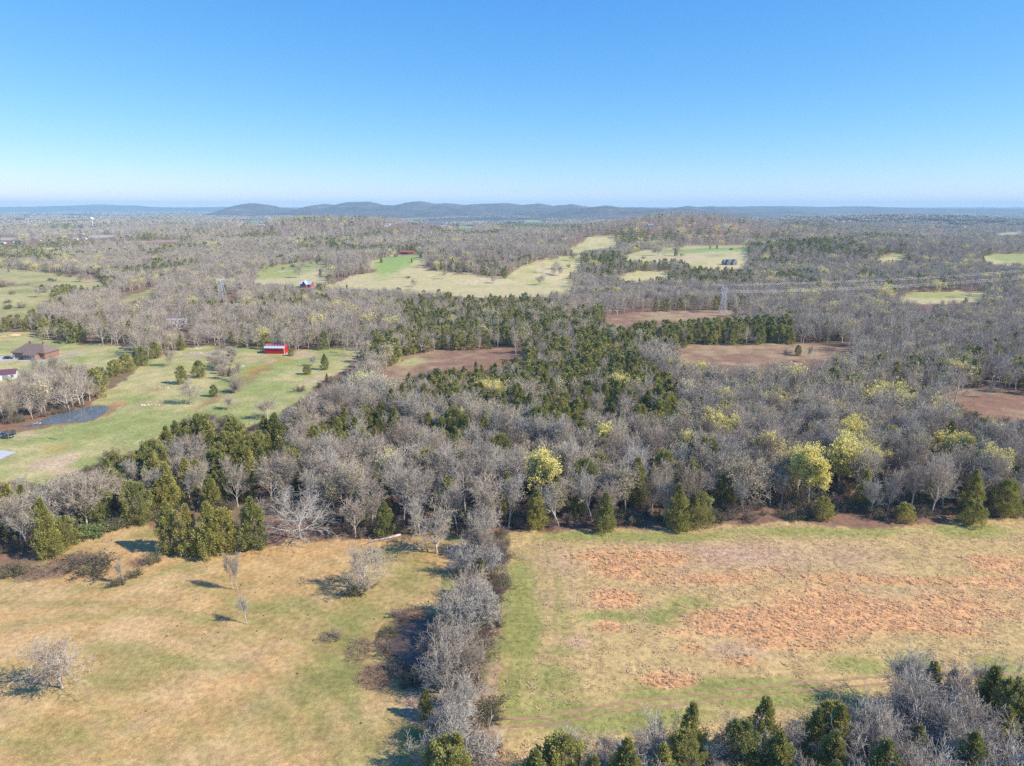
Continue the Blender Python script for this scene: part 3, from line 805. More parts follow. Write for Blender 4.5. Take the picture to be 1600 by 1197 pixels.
def shrub(name, seed, h, r, leaf, nleaf, twig, dens=1.0):
    g = np.random.default_rng(seed)
    n = int(26 * dens)
    az = g.random(n) * 6.283; rad = r * .55 * np.sqrt(g.random(n))
    P = np.stack([np.cos(az) * rad, np.sin(az) * rad, np.zeros(n)], -1)
    segs = []
    D = unit(np.stack([np.cos(az) * .6, np.sin(az) * .6, np.ones(n)], -1) + g.normal(0, .25, (n, 3)))
    L = h * (.5 + .5 * g.random(n)); q = P
    for k in range(3):
        D = unit(D + g.normal(0, .2, (n, 3))); q2 = q + D * (L / 3)[:, None]
        segs.append((q, q2, np.full(n, .03 - .006 * k), np.full(n, .024 - .006 * k)))
        m = 4
        b = np.repeat(q2, m, 0); dd = unit(np.repeat(D, m, 0) + g.normal(0, .6, (n * m, 3))); e = b + dd * (np.repeat(L, m) * .35)[:, None]
        e[:, 2] = np.maximum(e[:, 2], .05)
        segs.append((b, e, np.full(n * m, .018), np.full(n * m, .014)))
        b2 = np.repeat((b + e) / 2, 2, 0); d2 = unit(np.repeat(dd, 2, 0) + g.normal(0, .8, (n * m * 2, 3))); e2 = b2 + d2 * (np.repeat(np.repeat(L, m), 2) * .22)[:, None]
        e2[:, 2] = np.maximum(e2[:, 2], .05)
        segs.append((b2, e2, np.full(n * m * 2, .016), np.full(n * m * 2, .012)))
        q = q2
    tv, tf = tubes(segs[:1], 4)
    crown = [(*tubes(segs[1:], 3), 0)]; mats = [twig]
    if nleaf:
        tips = np.concatenate([s[1] for s in segs]); crown.append((*flakes(g, tips, .22, nleaf, .15), 1)); mats.append(leaf)
    register(name, (tv, tf), crown, twig, mats, h)

BARE = []; BARE1 = []; BARE2 = []; CED = []; CED1 = []; CED2 = []; BUD = []; BUD1 = []; BUD2 = []; SOFT = []; SOFT1 = []; SOFT2 = []
for i in range(5): bare(f'bare_wood_tree_{i}', 100 + i, 14, 'forest', 0, M['twig'], M['bark']); BARE.append(f'bare_wood_tree_{i}')
for i in range(2): bare(f'slim_wood_tree_{i}', 120 + i, 14, 'slim', 0, M['twig'], M['bark']); BARE.append(f'slim_wood_tree_{i}')
for i in range(2): bare(f'pale_wood_tree_{i}', 130 + i, 14, 'forest', 0, M['pale_twig'], M['pale_bark']); BARE.append(f'pale_wood_tree_{i}')
for i in range(3): bare(f'open_tree_{i}', 140 + i, 11, 'open', 0, M['twig'], M['bark'])
for i in range(3): bare(f'hedge_tree_{i}', 150 + i, 9, ('open', 'multi', 'multi')[i], 0, M['pale_twig'], M['pale_bark'])
for i in range(2): bare(f'hedge_thicket_{i}', 156 + i, 8, 'multi', 0, M['twig'], M['bark'])
bare('sprawling_tree', 160, 13, 'sprawl', 0, M['pale_twig'], M['pale_bark'])
for i in range(3): bare(f'bare_mid_tree_{i}', 170 + i, 14, 'forest', 1, M['twig'], M['bark']); BARE1.append(f'bare_mid_tree_{i}')
bare('bare_mid_tree_3', 174, 14, 'open', 1, M['twig'], M['bark']); BARE1.append('bare_mid_tree_3')
for i in range(3): bare(f'bare_far_tree_{i}', 180 + i, 14, 'forest' if i else 'open', 2, M['twig'], M['bark']); BARE2.append(f'bare_far_tree_{i}')
for i in range(3): bare(f'budding_tree_{i}', 190 + i, 13, 'forest' if i else 'open', 0, M['twig'], M['bark'], M['bud_bright'], 16000, .29); BUD.append(f'budding_tree_{i}')
for i in range(3): bare(f'soft_budding_tree_{i}', 200 + i, 13, 'forest' if i else 'open', 0, M['twig'], M['bark'], M['bud_soft' if i < 2 else 'bud_pale'], 2600, .23); SOFT.append(f'soft_budding_tree_{i}')
bare('budding_mid_tree', 210, 13, 'open', 1, M['twig'], M['bark'], M['bud_bright'], 2200, .42); BUD1.append('budding_mid_tree')
for i in range(2): bare(f'soft_mid_tree_{i}', 212 + i, 13, 'forest', 1, M['twig'], M['bark'], M['bud_soft' if i else 'bud_pale'], 800, .42); SOFT1.append(f'soft_mid_tree_{i}')
bare('budding_far_tree', 216, 13, 'open', 2, M['twig'], M['bark'], M['bud_bright'], 260, .95); BUD2.append('budding_far_tree')
bare('soft_far_tree', 217, 13, 'forest', 2, M['twig'], M['bark'], M['bud_soft'], 170, .8); SOFT2.append('soft_far_tree')
for i, (h, r, s) in enumerate(((10.5, 2.7, 'cone'), (11, 2.3, 'column'), (9.5, 2.9, 'egg'), (10, 2.7, 'egg'), (11.5, 2.8, 'cone'), (9, 2.0, 'column'))):
    cedar(f'cedar_{i}', 300 + i, h, r, 0, s); CED.append(f'cedar_{i}')
for i, (h, r, s) in enumerate(((10.5, 2.8, 'cone'), (10, 2.9, 'egg'), (10.5, 2.5, 'column'))):
    cedar(f'cedar_mid_{i}', 320 + i, h, r, 1, s); CED1.append(f'cedar_mid_{i}')
cedar('cedar_far', 330, 10, 2.9, 2, 'egg'); CED2.append('cedar_far')
for i in range(2): shrub(f'brown_brush_{i}', 400 + i, 2.2, 1.6, None, 0, M['brush'])
for i in range(2): shrub(f'green_bush_{i}', 410 + i, 2.6, 2.0, M['green_shrub'], 900, M['brush'])
shrub('fresh_bush', 420, 1.8, 1.9, M['fresh_green'], 1100, M['brush'])

# grass tufts
def tuft(name, seed, h, r, n, m, w=.05):
    g = np.random.default_rng(seed)
    az = g.random(n) * 6.283; rd = r * np.sqrt(g.random(n))
    b = np.stack([np.cos(az) * rd, np.sin(az) * rd, np.full(n, -.05)], -1)
    d = unit(np.stack([np.cos(az) * .95, np.sin(az) * .95, np.ones(n) * .8], -1) + g.normal(0, .3, (n, 3)))
    s = unit(np.cross(d, g.normal(0, 1, (n, 3))))
    hh = (h * (.55 + .5 * g.random(n)))[:, None]
    mid = b + d * hh * .55; tip = b + d * hh + np.stack([np.cos(az), np.sin(az), -np.ones(n) * .2], -1) * hh * .18
    V = np.stack([b, mid - s * w, tip, mid + s * w], 1).reshape(-1, 3)
    me = np_mesh(name, V, np.arange(n * 4).reshape(-1, 4), [m])
    SRC[name] = dict(full=bpy.data.objects.new(name, me), h=h)
for i in range(2): tuft(f'sedge_tuft_{i}', 500 + i, .72, .42, 24, M['sedge'], .06)
for i in range(2): tuft(f'straw_tuft_{i}', 510 + i, .42, .42, 22, M['straw'], .06)
for i in range(2): tuft(f'grass_tuft_{i}', 520 + i, .30, .42, 16, M['grass'], .06)
for i in range(1): tuft('brown_weeds', 530, 1.0, .5, 20, M['brush'], .03)

# ------------------------------------------------------------------ stuff: scattered by geometry nodes from one point mesh each
def scatter(name, names, pts, rz, scl, idx, label, cat, tilt=0.06, vec=None):
    """One object: instances of the named sources on points."""
    n = len(pts)
    if n == 0: return None
    g = np.random.default_rng(len(name) * 31 + n)
    coll = bpy.data.collections.new(name + '_sources')
    order = sorted(names)
    for nm in order: coll.objects.link(SRC[nm]['full'])
    remap = np.array([order.index(nm) for nm in names])
    me = bpy.data.meshes.new(name)
    me.vertices.add(n); me.vertices.foreach_set('co', np.asarray(pts, np.float32).ravel())
    a = me.attributes.new('turn', 'FLOAT_VECTOR', 'POINT')
    rot = np.stack([g.normal(0, tilt, n), g.normal(0, tilt, n), rz], -1).astype(np.float32); a.data.foreach_set('vector', rot.ravel())
    a = me.attributes.new('grown', 'FLOAT_VECTOR', 'POINT')
    sv = np.stack([scl * (.9 + .2 * g.random(n)), scl * (.9 + .2 * g.random(n)), scl], -1) if vec is None else vec
    a.data.foreach_set('vector', sv.astype(np.float32).ravel())
    a = me.attributes.new('pick', 'INT', 'POINT'); a.data.foreach_set('value', remap[np.asarray(idx, int)].astype(np.int32))
    o = link(name, me)
    ng = bpy.data.node_groups.new(name, 'GeometryNodeTree')
    ng.interface.new_socket('Geometry', in_out='INPUT', socket_type='NodeSocketGeometry')
    ng.interface.new_socket('Geometry', in_out='OUTPUT', socket_type='NodeSocketGeometry')
    N, L = ng.nodes, ng.links
    gi = N.new('NodeGroupInput'); go = N.new('NodeGroupOutput')
    ip = N.new('GeometryNodeInstanceOnPoints'); ci = N.new('GeometryNodeCollectionInfo')
    ci.inputs['Collection'].default_value = coll; ci.inputs['Separate Children'].default_value = True; ci.inputs['Reset Children'].default_value = True
    def attr(nm, t):
        k = N.new('GeometryNodeInputNamedAttribute'); k.data_type = t; k.inputs['Name'].default_value = nm
        return k.outputs['Attribute']
    L.new(gi.outputs[0], ip.inputs['Points']); L.new(ci.outputs[0], ip.inputs['Instance'])
    ip.inputs['Pick Instance'].default_value = True
    L.new(attr('pick', 'INT'), ip.inputs['Instance Index']); L.new(attr('turn', 'FLOAT_VECTOR'), ip.inputs['Rotation']); L.new(attr('grown', 'FLOAT_VECTOR'), ip.inputs['Scale'])
    L.new(ip.outputs[0], go.inputs[0])
    md = o.modifiers.new('scatter', 'NODES'); md.node_group = ng
    return tag(o, label, cat, kind='stuff')

# ------------------------------------------------------------------ where the trees stand
ZONES = [  # survey outline, share of cedars
    ([(140, 740), (150, 700), (240, 675), (330, 640), (420, 650), (480, 690), (420, 722), (330, 745), (250, 775), (200, 818), (150, 806)], .76),
    ([(620, 588), (700, 566), (820, 550), (900, 515), (965, 508), (1005, 560), (1062, 590), (1064, 660), (1010, 664), (880, 657), (760, 657), (700, 625), (600, 640), (560, 640), (640, 600)], .66),
    ([(470, 642), (600, 640), (720, 650), (745, 682), (700, 692), (620, 672), (540, 692), (490, 692)], .55),
    ([(620, 472), (700, 462), (860, 460), (880, 485), (960, 478), (1040, 464), (1060, 486), (950, 500), (880, 515), (850, 545), (720, 547), (620, 557), (565, 557), (580, 520), (640, 510)], .58),
    ([(970, 512), (1100, 492), (1240, 497), (1235, 541), (1080, 541), (990, 537)], .85),
    ([(1340, 560), (1470, 555), (1600, 520), (1650, 610), (1540, 607), (1400, 600)], .30),
    ([(0, 490), (60, 487), (135, 508), (105, 538), (0, 518)], .55),
    ([(1060, 690), (1300, 700), (1600, 690), (1600, 815), (1060, 820)], .14),
    ([(780, 720), (1060, 700), (1060, 830), (780, 830)], .12),
    ([(430, 380), (600, 352), (620, 362), (500, 385)], .35),
    ([(640, 418), (700, 405), (770, 405), (800, 425), (760, 432), (690, 424)], .35),
    ([(960, 412), (1060, 405), (1060, 425), (960, 430)], .3),
]
YEL = [([(985, 345), (1130, 345), (1200, 375), (1170, 388), (985, 385)], .22), ([(1180, 395), (1600, 395), (1600, 470), (1180, 470)], .10), ([(1060, 560), (1360, 560), (1500, 620), (1300, 640), (1060, 640)], .14),
       ([(1060, 660), (1600, 640), (1600, 720), (1060, 740)], .07), ([(40, 395), (160, 395), (160, 430), (40, 430)], .16), ([(880, 540), (1060, 540), (1060, 600), (880, 600)], .05), ([(200, 420), (480, 415), (480, 440), (200, 440)], .08)]
SOFTZ = [([(1060, 540), (1600, 540), (1600, 720), (1060, 740)], .20), ([(850, 640), (1060, 640), (1060, 740), (850, 740)], .22), ([(1000, 400), (1600, 400), (1600, 500), (1000, 500)], .14), ([(0, 720), (150, 720), (150, 800), (0, 800)], .2)]

CLEAR_W = []
for c_ in CLEAR:
    bx_, by_ = (c_[0][0] + c_[1][0]) / 2, c_[2][1]
    gx_, gy_ = at(bx_, by_); hw_ = abs(at(c_[1][0], by_)[0] - at(c_[0][0], by_)[0]) / 2
    CLEAR_W.append((c_, gy_, gx_, hw_))

for box_, (px_, py_b) in (((824, 690, 868, 742), (845, 792)), ((1242, 680, 1290, 735), (1262, 790)), ((1288, 672, 1332, 725), (1308, 762)), ((1132, 690, 1190, 735), (1160, 790)), ((1464, 652, 1520, 688), (1492, 722)),
                          ((1182, 686, 1222, 720), (1198, 772)), ((1318, 686, 1372, 735), (1345, 780)), ((1066, 706, 1092, 730), (1080, 770)), ((866, 680, 900, 715), (880, 770))):
    gx_, gy_ = at(px_, py_b); CLEAR_W.append((_clear(*box_), gy_, gx_, 1.5))

def visible_open(px, py):
    m = np.zeros(np.shape(px), bool)
    for p in OPEN: m |= inpoly(px, py, p)
    return m

def stand(dmin, dmax, s, hmul, seed):
    """Jittered planting between two distances; keeps the clearings clear."""
    g = np.random.default_rng(seed)
    w = dmax * math.tan(R(44))
    xs = np.arange(-w, w, s); ys = np.arange(dmin * .6, dmax, s)
    X, Y = np.meshgrid(xs, ys); X = X.ravel(); Y = Y.ravel()
    X = X + g.uniform(-.46, .46, len(X)) * s; Y = Y + g.uniform(-.46, .46, len(Y)) * s
    d = np.hypot(X, Y)
    k = (d >= dmin) & (d < dmax) & (np.abs(X) < Y * math.tan(R(44)))
    X = X[k]; Y = Y[k]
    Z = height(X, Y)
    bx, by = project(X, Y, Z)
    below = by > np.interp(bx, [-800, 0, 108, 243, 246, 415, 560, 700, 780, 800, 1240, 1600, 2200], [880, 870, 848, 820, 800, 800, 842, 836, 836, 828, 812, 808, 802])
    k = ~below
    X, Y, Z, bx, by = X[k], Y[k], Z[k], bx[k], by[k]
    n = len(X)
    # kind by where the crown shows
    hh = 11.5 * hmul * np.ones(n)
    _, ty = project(X, Y, Z + hh * .75)
    pc = np.full(n, .07)
    for p, q in ZONES: pc = np.where(inpoly(bx, ty, p), q, pc)
    dn = np.hypot(X, Y)
    pc = np.where((pc < .1) & (dn > 560), sstep(.55, .68, fbm(X, Y, 150, 93, 3)) * .55 + .05, pc)
    clump = fbm(X, Y, 16, 91, 2)
    pc = np.clip(pc * 1.05 + (clump - .5) * 1.1 * np.sqrt(pc * (1 - pc)), 0, 1)
    py_ = np.full(n, .018); ps = np.full(n, .10)
    for p, q in YEL: py_ = np.where(inpoly(bx, ty, p), q * .6, py_)
    for p, q in SOFTZ: ps = np.where(inpoly(bx, ty, p), q, ps)
    py_ = np.where((bx < 430) & (by > 640), 0, py_)
    u = g.random(n); kind = np.zeros(n, int)
    kind[u < pc] = 1
    v = g.random(n); kind[(kind == 0) & (v < py_)] = 2; kind[(kind == 0) & (v < py_ + ps)] = 3
    H = np.where(kind == 1, g.uniform(7.5, 12, n), np.where(kind == 0, g.uniform(8.5, 15.5, n) * np.where(pc > .4, .86, 1), g.uniform(9, 14, n))) * hmul
    H *= .82 + .36 * fbm(X, Y, 60, 95, 2)
    # thin, shorter growth where the wood frays
    rad = np.where(kind == 1, .2, .28) * H
    bad = visible_open(bx, by)
    for fz in (.35, .7, .97):
        for fx in (-.8, 0, .8):
            if fz > .9 and fx: continue
            q, r_ = project(X + rad * fx, Y, Z + H * fz); bad |= visible_open(q, r_)
    for q in CLEAR_W:
        for fz in (.1, .4, .7, .97):
            for fx in (-.7, .7):
                u_, v_ = project(X + rad * fx, Y, Z + H * fz); bad |= inpoly(u_, v_, q[0]) & (Y < q[1] + 1)
        bad |= (np.abs(X - q[2]) < q[3]) & (np.abs(Y - q[1] - q[3] * .5) < q[3] * .9)
    k = ~bad
    return X[k], Y[k], Z[k], H[k], kind[k], bx[k], by[k], g

ALL = {0: [], 1: [], 2: [], 3: []}
for dmin, dmax, s, hm, seed, lod in ((90, 270, 5.5, 1.15, 11, 0), (270, 520, 5.2, 1.05, 14, 1), (520, 1300, 7.0, 1.05, 12, 1), (1300, 3300, 12.0, 1.25, 13, 2)):
    X, Y, Z, H, K, BX, BY, g = stand(dmin, dmax, s, hm, seed)
    for k in range(4):
        m = K == k
        ALL[k].append(dict(p=np.stack([X[m], Y[m], Z[m]], -1), h=H[m], lod=lod, bx=BX[m], by=BY[m]))

EXCLUDE = []   # (x, y, radius) kept free for explicit things; filled below before planting

# ------------------------------------------------------------------ single trees as things
COUNT = {0: 0, 1: 0, 2: 0, 3: 0}
def plant(name, src, loc, h, rz, label, cat, group=None, wide=1.0, lean=(0, 0)):
    o = thing(name, label, cat, loc, rz, group)
    s = h / SRC[src]['h']
    o.scale = (s * wide, s * wide, s); o.rotation_euler = (lean[0], lean[1], rz)
    if 'bush' in src or 'brush' in src:
        tag(link('stems', SRC[src]['trunk'], o), kind='stuff'); link('foliage', SRC[src]['crown'], o)
    else:
        link('trunk', SRC[src]['trunk'], o); link('crown', SRC[src]['crown'], o)
    return o

def at_tree(px, py):
    x, y, z = at3(px, py); return (x, y, z - .08)

SPECIAL = [
    # name, source, base position, height, width, label, category
    ('bare_tree', 'open_tree_2', (97, 1076), 11, 1.15, 'lone leafless tree with a broad crown in the lower left pasture', 'tree'),
    ('bare_tree', 'pale_wood_tree_0', (372, 924), 10.0, .55, 'nearly dead tree with two upright trunks in the pasture below the cedars', 'tree'),
    ('bare_tree', 'slim_wood_tree_0', (364, 922), 9.5, .5, 'thin dark leaning stem beside the upright half-dead pasture tree', 'tree'),
    ('bare_tree', 'pale_wood_tree_1', (386, 976), 7.0, .8, 'small pale sapling in the pasture just below the half-dead tree', 'tree'),
    ('bare_tree', 'open_tree_1', (568, 922), 11.5, 1.05, 'dark leafless tree with a bush round its foot above the muddy pond', 'tree'),
    ('dead_tree', 'pale_wood_tree_1', (195, 914), 6.5, .6, 'slanting white dead tree in the brushy corner of the pasture', 'tree'),
    ('bare_tree', 'sprawling_tree', (470, 842), 15, 1.0, 'pale sprawling tree with long low limbs at the wood edge beside the cedars', 'tree'),
    ('bare_tree', 'open_tree_2', (683, 866), 14, .9, 'large grey tree casting a long shadow at the top of the hedgerow', 'tree'),
    ('bare_tree', 'hedge_tree_0', (90, 838), 16, .9, 'white-limbed tree rising behind the cedar at the left pasture edge', 'tree'),
    ('dead_tree', 'slim_wood_tree_1', (101, 689), 7.0, .3, 'short dark snag standing alone on the lawn below the pond', 'tree'),
    ('cedar_tree', 'cedar_4', (78, 870), 15, .9, 'dark pointed cedar at the left edge of the pasture', 'cedar'),
    ('cedar_tree', 'cedar_2', (105, 856), 8, 1.2, 'low spreading cedar to the right of the pointed pasture cedar', 'cedar'),
    ('cedar_tree', 'cedar_1', (268, 862), 13, 1.05, 'leftmost cedar of the dark clump in the upper pasture', 'cedar'),
    ('cedar_tree', 'cedar_4', (298, 866), 13, 1.0, 'second cedar from the left in the dark pasture clump', 'cedar'),
    ('cedar_tree', 'cedar_0', (330, 867), 13.5, 1.1, 'middle cedar of the dark pasture clump', 'cedar'),
    ('cedar_tree', 'cedar_3', (352, 862), 11.5, 1.0, 'second cedar from the right in the dark pasture clump', 'cedar'),
    ('cedar_tree', 'cedar_5', (398, 858), 13.5, .95, 'slender rightmost cedar of the dark pasture clump', 'cedar'),
    ('cedar_tree', 'cedar_1', (602, 838), 9.5, 1.1, 'cedar standing by the fallen log at the wood edge', 'cedar'),
    ('cedar_tree', 'cedar_1', (838, 828), 11.5, .95, 'slim cedar below the bright yellow tree at the field edge', 'cedar'),
    ('cedar_tree', 'cedar_0', (945, 829), 10.5, 1.1, 'cedar with a stepped crown alone at the field edge', 'cedar'),
    ('cedar_tree', 'cedar_4', (1058, 826), 12.5, 1.2, 'tall cedar in the pair at the middle of the field edge', 'cedar'),
    ('cedar_tree', 'cedar_2', (1092, 822), 9.5, 1.15, 'lower right cedar of the pair at the middle of the field edge', 'cedar'),
    ('cedar_tree', 'cedar_3', (1285, 812), 6.5, 1.3, 'low round cedar under the yellow crowns at the field edge', 'cedar'),
    ('cedar_tree', 'cedar_3', (1412, 815), 5.5, 1.5, 'low spreading cedar at the right part of the field edge', 'cedar'),
    ('cedar_tree', 'cedar_2', (1520, 820), 7, 1.3, 'dull green cedar near the right end of the field edge', 'cedar'),
    ('budding_tree', 'budding_tree_1', (845, 792), 17, .85, 'bright yellow budding tree above the slim field-edge cedar', 'tree'),
    ('budding_tree', 'budding_tree_1', (1262, 790), 18, .95, 'tallest bright yellow crown with a white trunk in the field-edge wood', 'tree'),
    ('budding_tree', 'budding_tree_2', (1308, 762), 17.5, .95, 'bright yellow twin-topped tree right of the tallest yellow crown', 'tree'),
    ('budding_tree', 'soft_budding_tree_0', (1160, 790), 16.5, 1.0, 'soft olive budding tree left of the tallest yellow crown', 'tree'),
    ('budding_tree', 'soft_budding_tree_1', (1345, 780), 15.5, 1.0, 'pale yellow-green tree at the right of the bright yellow crowns', 'tree'),
    ('budding_tree', 'budding_tree_0', (1492, 722), 11.5, 1.25, 'broad rounded yellow-green tree near the small brown clearing', 'tree'),
    ('budding_tree', 'budding_tree_2', (1080, 770), 11, .8, 'small yellow tree in the wood left of the olive budding tree', 'tree'),
    ('budding_tree', 'soft_budding_tree_0', (1198, 772), 15.5, .95, 'soft yellow tree just left of the tallest yellow crown', 'tree'),
    ('budding_tree', 'budding_tree_0', (1238, 765), 15, .9, 'bright yellow crown tucked behind the tallest yellow crown', 'tree'),
    ('budding_tree', 'budding_tree_0', (1334, 752), 15, .9, 'yellow crown at the right end of the bright yellow group', 'tree'),
    ('budding_tree', 'soft_budding_tree_1', (880, 770), 15, .95, 'faint yellow-green tree right of the central bright yellow tree', 'tree'),
    ('bare_tree', 'hedge_tree_0', (718, 1004), 11, .95, 'tallest pale tree leaning over the muddy pond', 'tree'),
    ('bare_tree', 'hedge_thicket_0', (722, 962), 10.5, .95, 'dense grey tree at the top of the muddy pond', 'tree'),
    ('bare_tree', 'hedge_tree_1', (708, 1044), 10.5, .95, 'white multi-stemmed tree at the lower bank of the muddy pond', 'tree'),
    ('shrub', 'brown_brush_0', (597, 1018), 1.6, 1.5, 'brown brush on the left bank of the muddy pond', 'bush'),
    ('shrub', 'green_bush_0', (607, 992), 1.5, 1.2, 'dark green bush on the upper left bank of the muddy pond', 'bush'),
    ('shrub', 'brown_brush_1', (628, 1050), 1.8, 1.6, 'brown brush on the lower bank of the muddy pond', 'bush'),
    ('shrub', 'green_bush_1', (640, 1068), 1.8, 1.4, 'green bush below the muddy pond beside the hedgerow', 'bush'),
    ('shrub', 'brown_brush_0', (628, 964), 1.5, 1.8, 'rusty brush at the head of the muddy pond', 'bush'),
    ('bare_tree', 'open_tree_1', (297, 632), 12, .95, 'rounded leafless tree on the lawn between pond and red barn', 'tree'),
    ('bare_tree', 'open_tree_2', (266, 572), 12, .7, 'leafless tree with dark trunk on the lawn by the cedar row', 'tree'),
    ('cedar_tree', 'cedar_3', (285, 600), 9.0, 1.0, 'cedar behind the rounded lawn tree', 'cedar'),
    ('cedar_tree', 'cedar_2', (312, 590), 8.5, 1.1, 'cedar just right of and beyond the rounded lawn tree', 'cedar'),
    ('cedar_tree', 'cedar_3', (335, 620), 5.5, 1.1, 'small round cedar right of the rounded lawn tree', 'cedar'),
    ('cedar_tree', 'cedar_0', (360, 588), 4.5, 1.1, 'tiny cedar in the fence line below the red barn', 'cedar'),
    ('cedar_tree', 'cedar_2', (221, 572), 10, 1.2, 'left cedar of the pair above the lawn near the lawn tree', 'cedar'),
    ('cedar_tree', 'cedar_3', (243, 560), 9.5, 1.2, 'right cedar of the pair above the lawn near the lawn tree', 'cedar'),
    ('cedar_tree', 'cedar_2', (198, 582), 9.5, 1.2, 'rounded cedar at the top of the pond-side thicket', 'cedar'),
    ('cedar_tree', 'cedar_3', (180, 588), 8.5, 1.3, 'second cedar down in the pond-side thicket', 'cedar'),
    ('cedar_tree', 'cedar_2', (158, 600), 8, 1.3, 'lowest cedar of the pond-side thicket', 'cedar'),
    ('cedar_tree', 'cedar_0', (284, 547), 9, 1.2, 'cedar at the back of the lawn near the stone row', 'cedar'),
    ('cedar_tree', 'cedar_1', (508, 578), 8.5, 1.1, 'dark cedar on the lawn right of the red barn', 'cedar'),
    ('cedar_tree', 'cedar_3', (480, 585), 5, 1.4, 'round bushy cedar on the lawn below the red barn', 'cedar'),
    ('cedar_tree', 'cedar_4', (511, 596), 4, 1.1, 'small pointed cedar at the lawn edge below the dark lawn cedar', 'cedar'),
    ('cedar_tree', 'cedar_2', (455, 556), 4.2, 1.3, 'low cedar beside the right wall of the red barn', 'cedar'),
    ('bare_tree', 'open_tree_0', (418, 655), 9.5, 1.0, 'round leafless tree at the lower end of the barn lawn', 'tree'),
    ('bare_tree', 'slim_wood_tree_1', (539, 552), 9, .7, 'slim pale tree alone on the grass right of the barn lawn', 'tree'),
    ('bare_tree', 'open_tree_2', (490, 572), 7, 1.0, 'small grey tree touching the dark lawn cedar', 'tree'),
    ('shrub', 'green_bush_0', (148, 890), 3.6, 1.6, 'rounded green bush in the brown weeds of the pasture corner', 'bush'),
    ('shrub', 'green_bush_1', (240, 880), 2.2, 1.0, 'small green bush at the end of the short hedge in the pasture', 'bush'),
    ('shrub', 'green_bush_0', (188, 914), 2.0, 1.0, 'green bush at the foot of the slanting dead tree', 'bush'),
    ('shrub', 'green_bush_1', (212, 900), 1.6, 1.2, 'low bush in the middle of the short pasture hedge', 'bush'),
    ('shrub', 'fresh_bush', (158, 828), 2.6, 1.8, 'bright green bush by the wood at the upper pasture corner', 'bush'),
    ('shrub', 'fresh_bush', (144, 838), 1.8, 1.6, 'smaller bright green bush below the other bright one', 'bush'),
    ('shrub', 'green_bush_1', (20, 898), 2.4, 1.6, 'olive bush at the left edge of the brown weeds', 'bush'),
    ('shrub', 'green_bush_0', (560, 928), 2.4, 1.3, 'dark green bush round the foot of the pond tree', 'bush'),
    ('shrub', 'brown_brush_0', (520, 1000), 1.5, 1.6, 'flattened brown brush heap in the pasture left of the muddy pond', 'bush'),
    ('shrub', 'brown_brush_1', (468, 612), 2.4, 1.6, 'brown brush clump on the lower barn lawn', 'bush'),
    ('bare_tree', 'open_tree_0', (845, 446), 13, 1.0, 'bushy leafless tree in the pale hill field', 'tree'),
    ('bare_tree', 'open_tree_2', (874, 431), 15, .8, 'tall dark leafless tree at the right of the pale hill field', 'tree'),
    ('bare_tree', 'open_tree_1', (893, 408), 15, .8, 'leafless tree at the upper end of the pale hill field', 'tree'),
    ('bare_tree', 'open_tree_1', (468, 434), 18, .8, 'tall bare tree on the green beside the red gabled house', 'tree'),
    ('budding_tree', 'soft_budding_tree_0', (1028, 399), 19, 1.1, 'olive budding tree by the road in the right hill field', 'tree'),
    ('bare_tree', 'open_tree_1', (1058, 399), 17, .8, 'leafless tree beside the road in the right hill field', 'tree'),
    ('bare_tree', 'pale_wood_tree_0', (1547, 622), 9, .8, 'pale lone tree in the small brown clearing on the right', 'tree'),
    ('bare_tree', 'slim_wood_tree_0', (1262, 566), 10, .8, 'thin bare tree standing up against the reddish-brown clearing', 'tree'),
]
SP_XY = []
for i, (nm, src, b, h, wd, lab, cat) in enumerate(SPECIAL):
    loc = at_tree(*b)
    if nm == 'dead_tree' and 'white' in lab: ln = (0, -.28)
    elif nm == 'bare_tree' and 'leaning' in lab: ln = (0, -.06)
    else: ln = (0, 0)
    plant(nm, src, loc, h, (i * 2.4) % 6.28 if ln == (0, 0) else 0.0, lab, cat, wide=wd, lean=ln)
    SP_XY.append((loc[0], loc[1]))
    COUNT[1 if cat == 'cedar' else (2 if 'budding' in nm else 0)] += 1
SP_XY = np.array(SP_XY)

def inside_scatter(poly, s, seed):
    """Jittered points inside a surveyed outline."""
    g = np.random.default_rng(seed); w = np.array(ground_poly(poly))
    xs = np.arange(w[:, 0].min(), w[:, 0].max() + s, s); ys = np.arange(w[:, 1].min(), w[:, 1].max() + s, s)
    X, Y = np.meshgrid(xs, ys); X = X.ravel() + g.uniform(-.45, .45, X.size) * s; Y = Y.ravel() + g.uniform(-.45, .45, Y.size) * s
    k = inpoly(X, Y, [tuple(a) for a in w]); X, Y = X[k], Y[k]
    return X, Y, height(X, Y), g

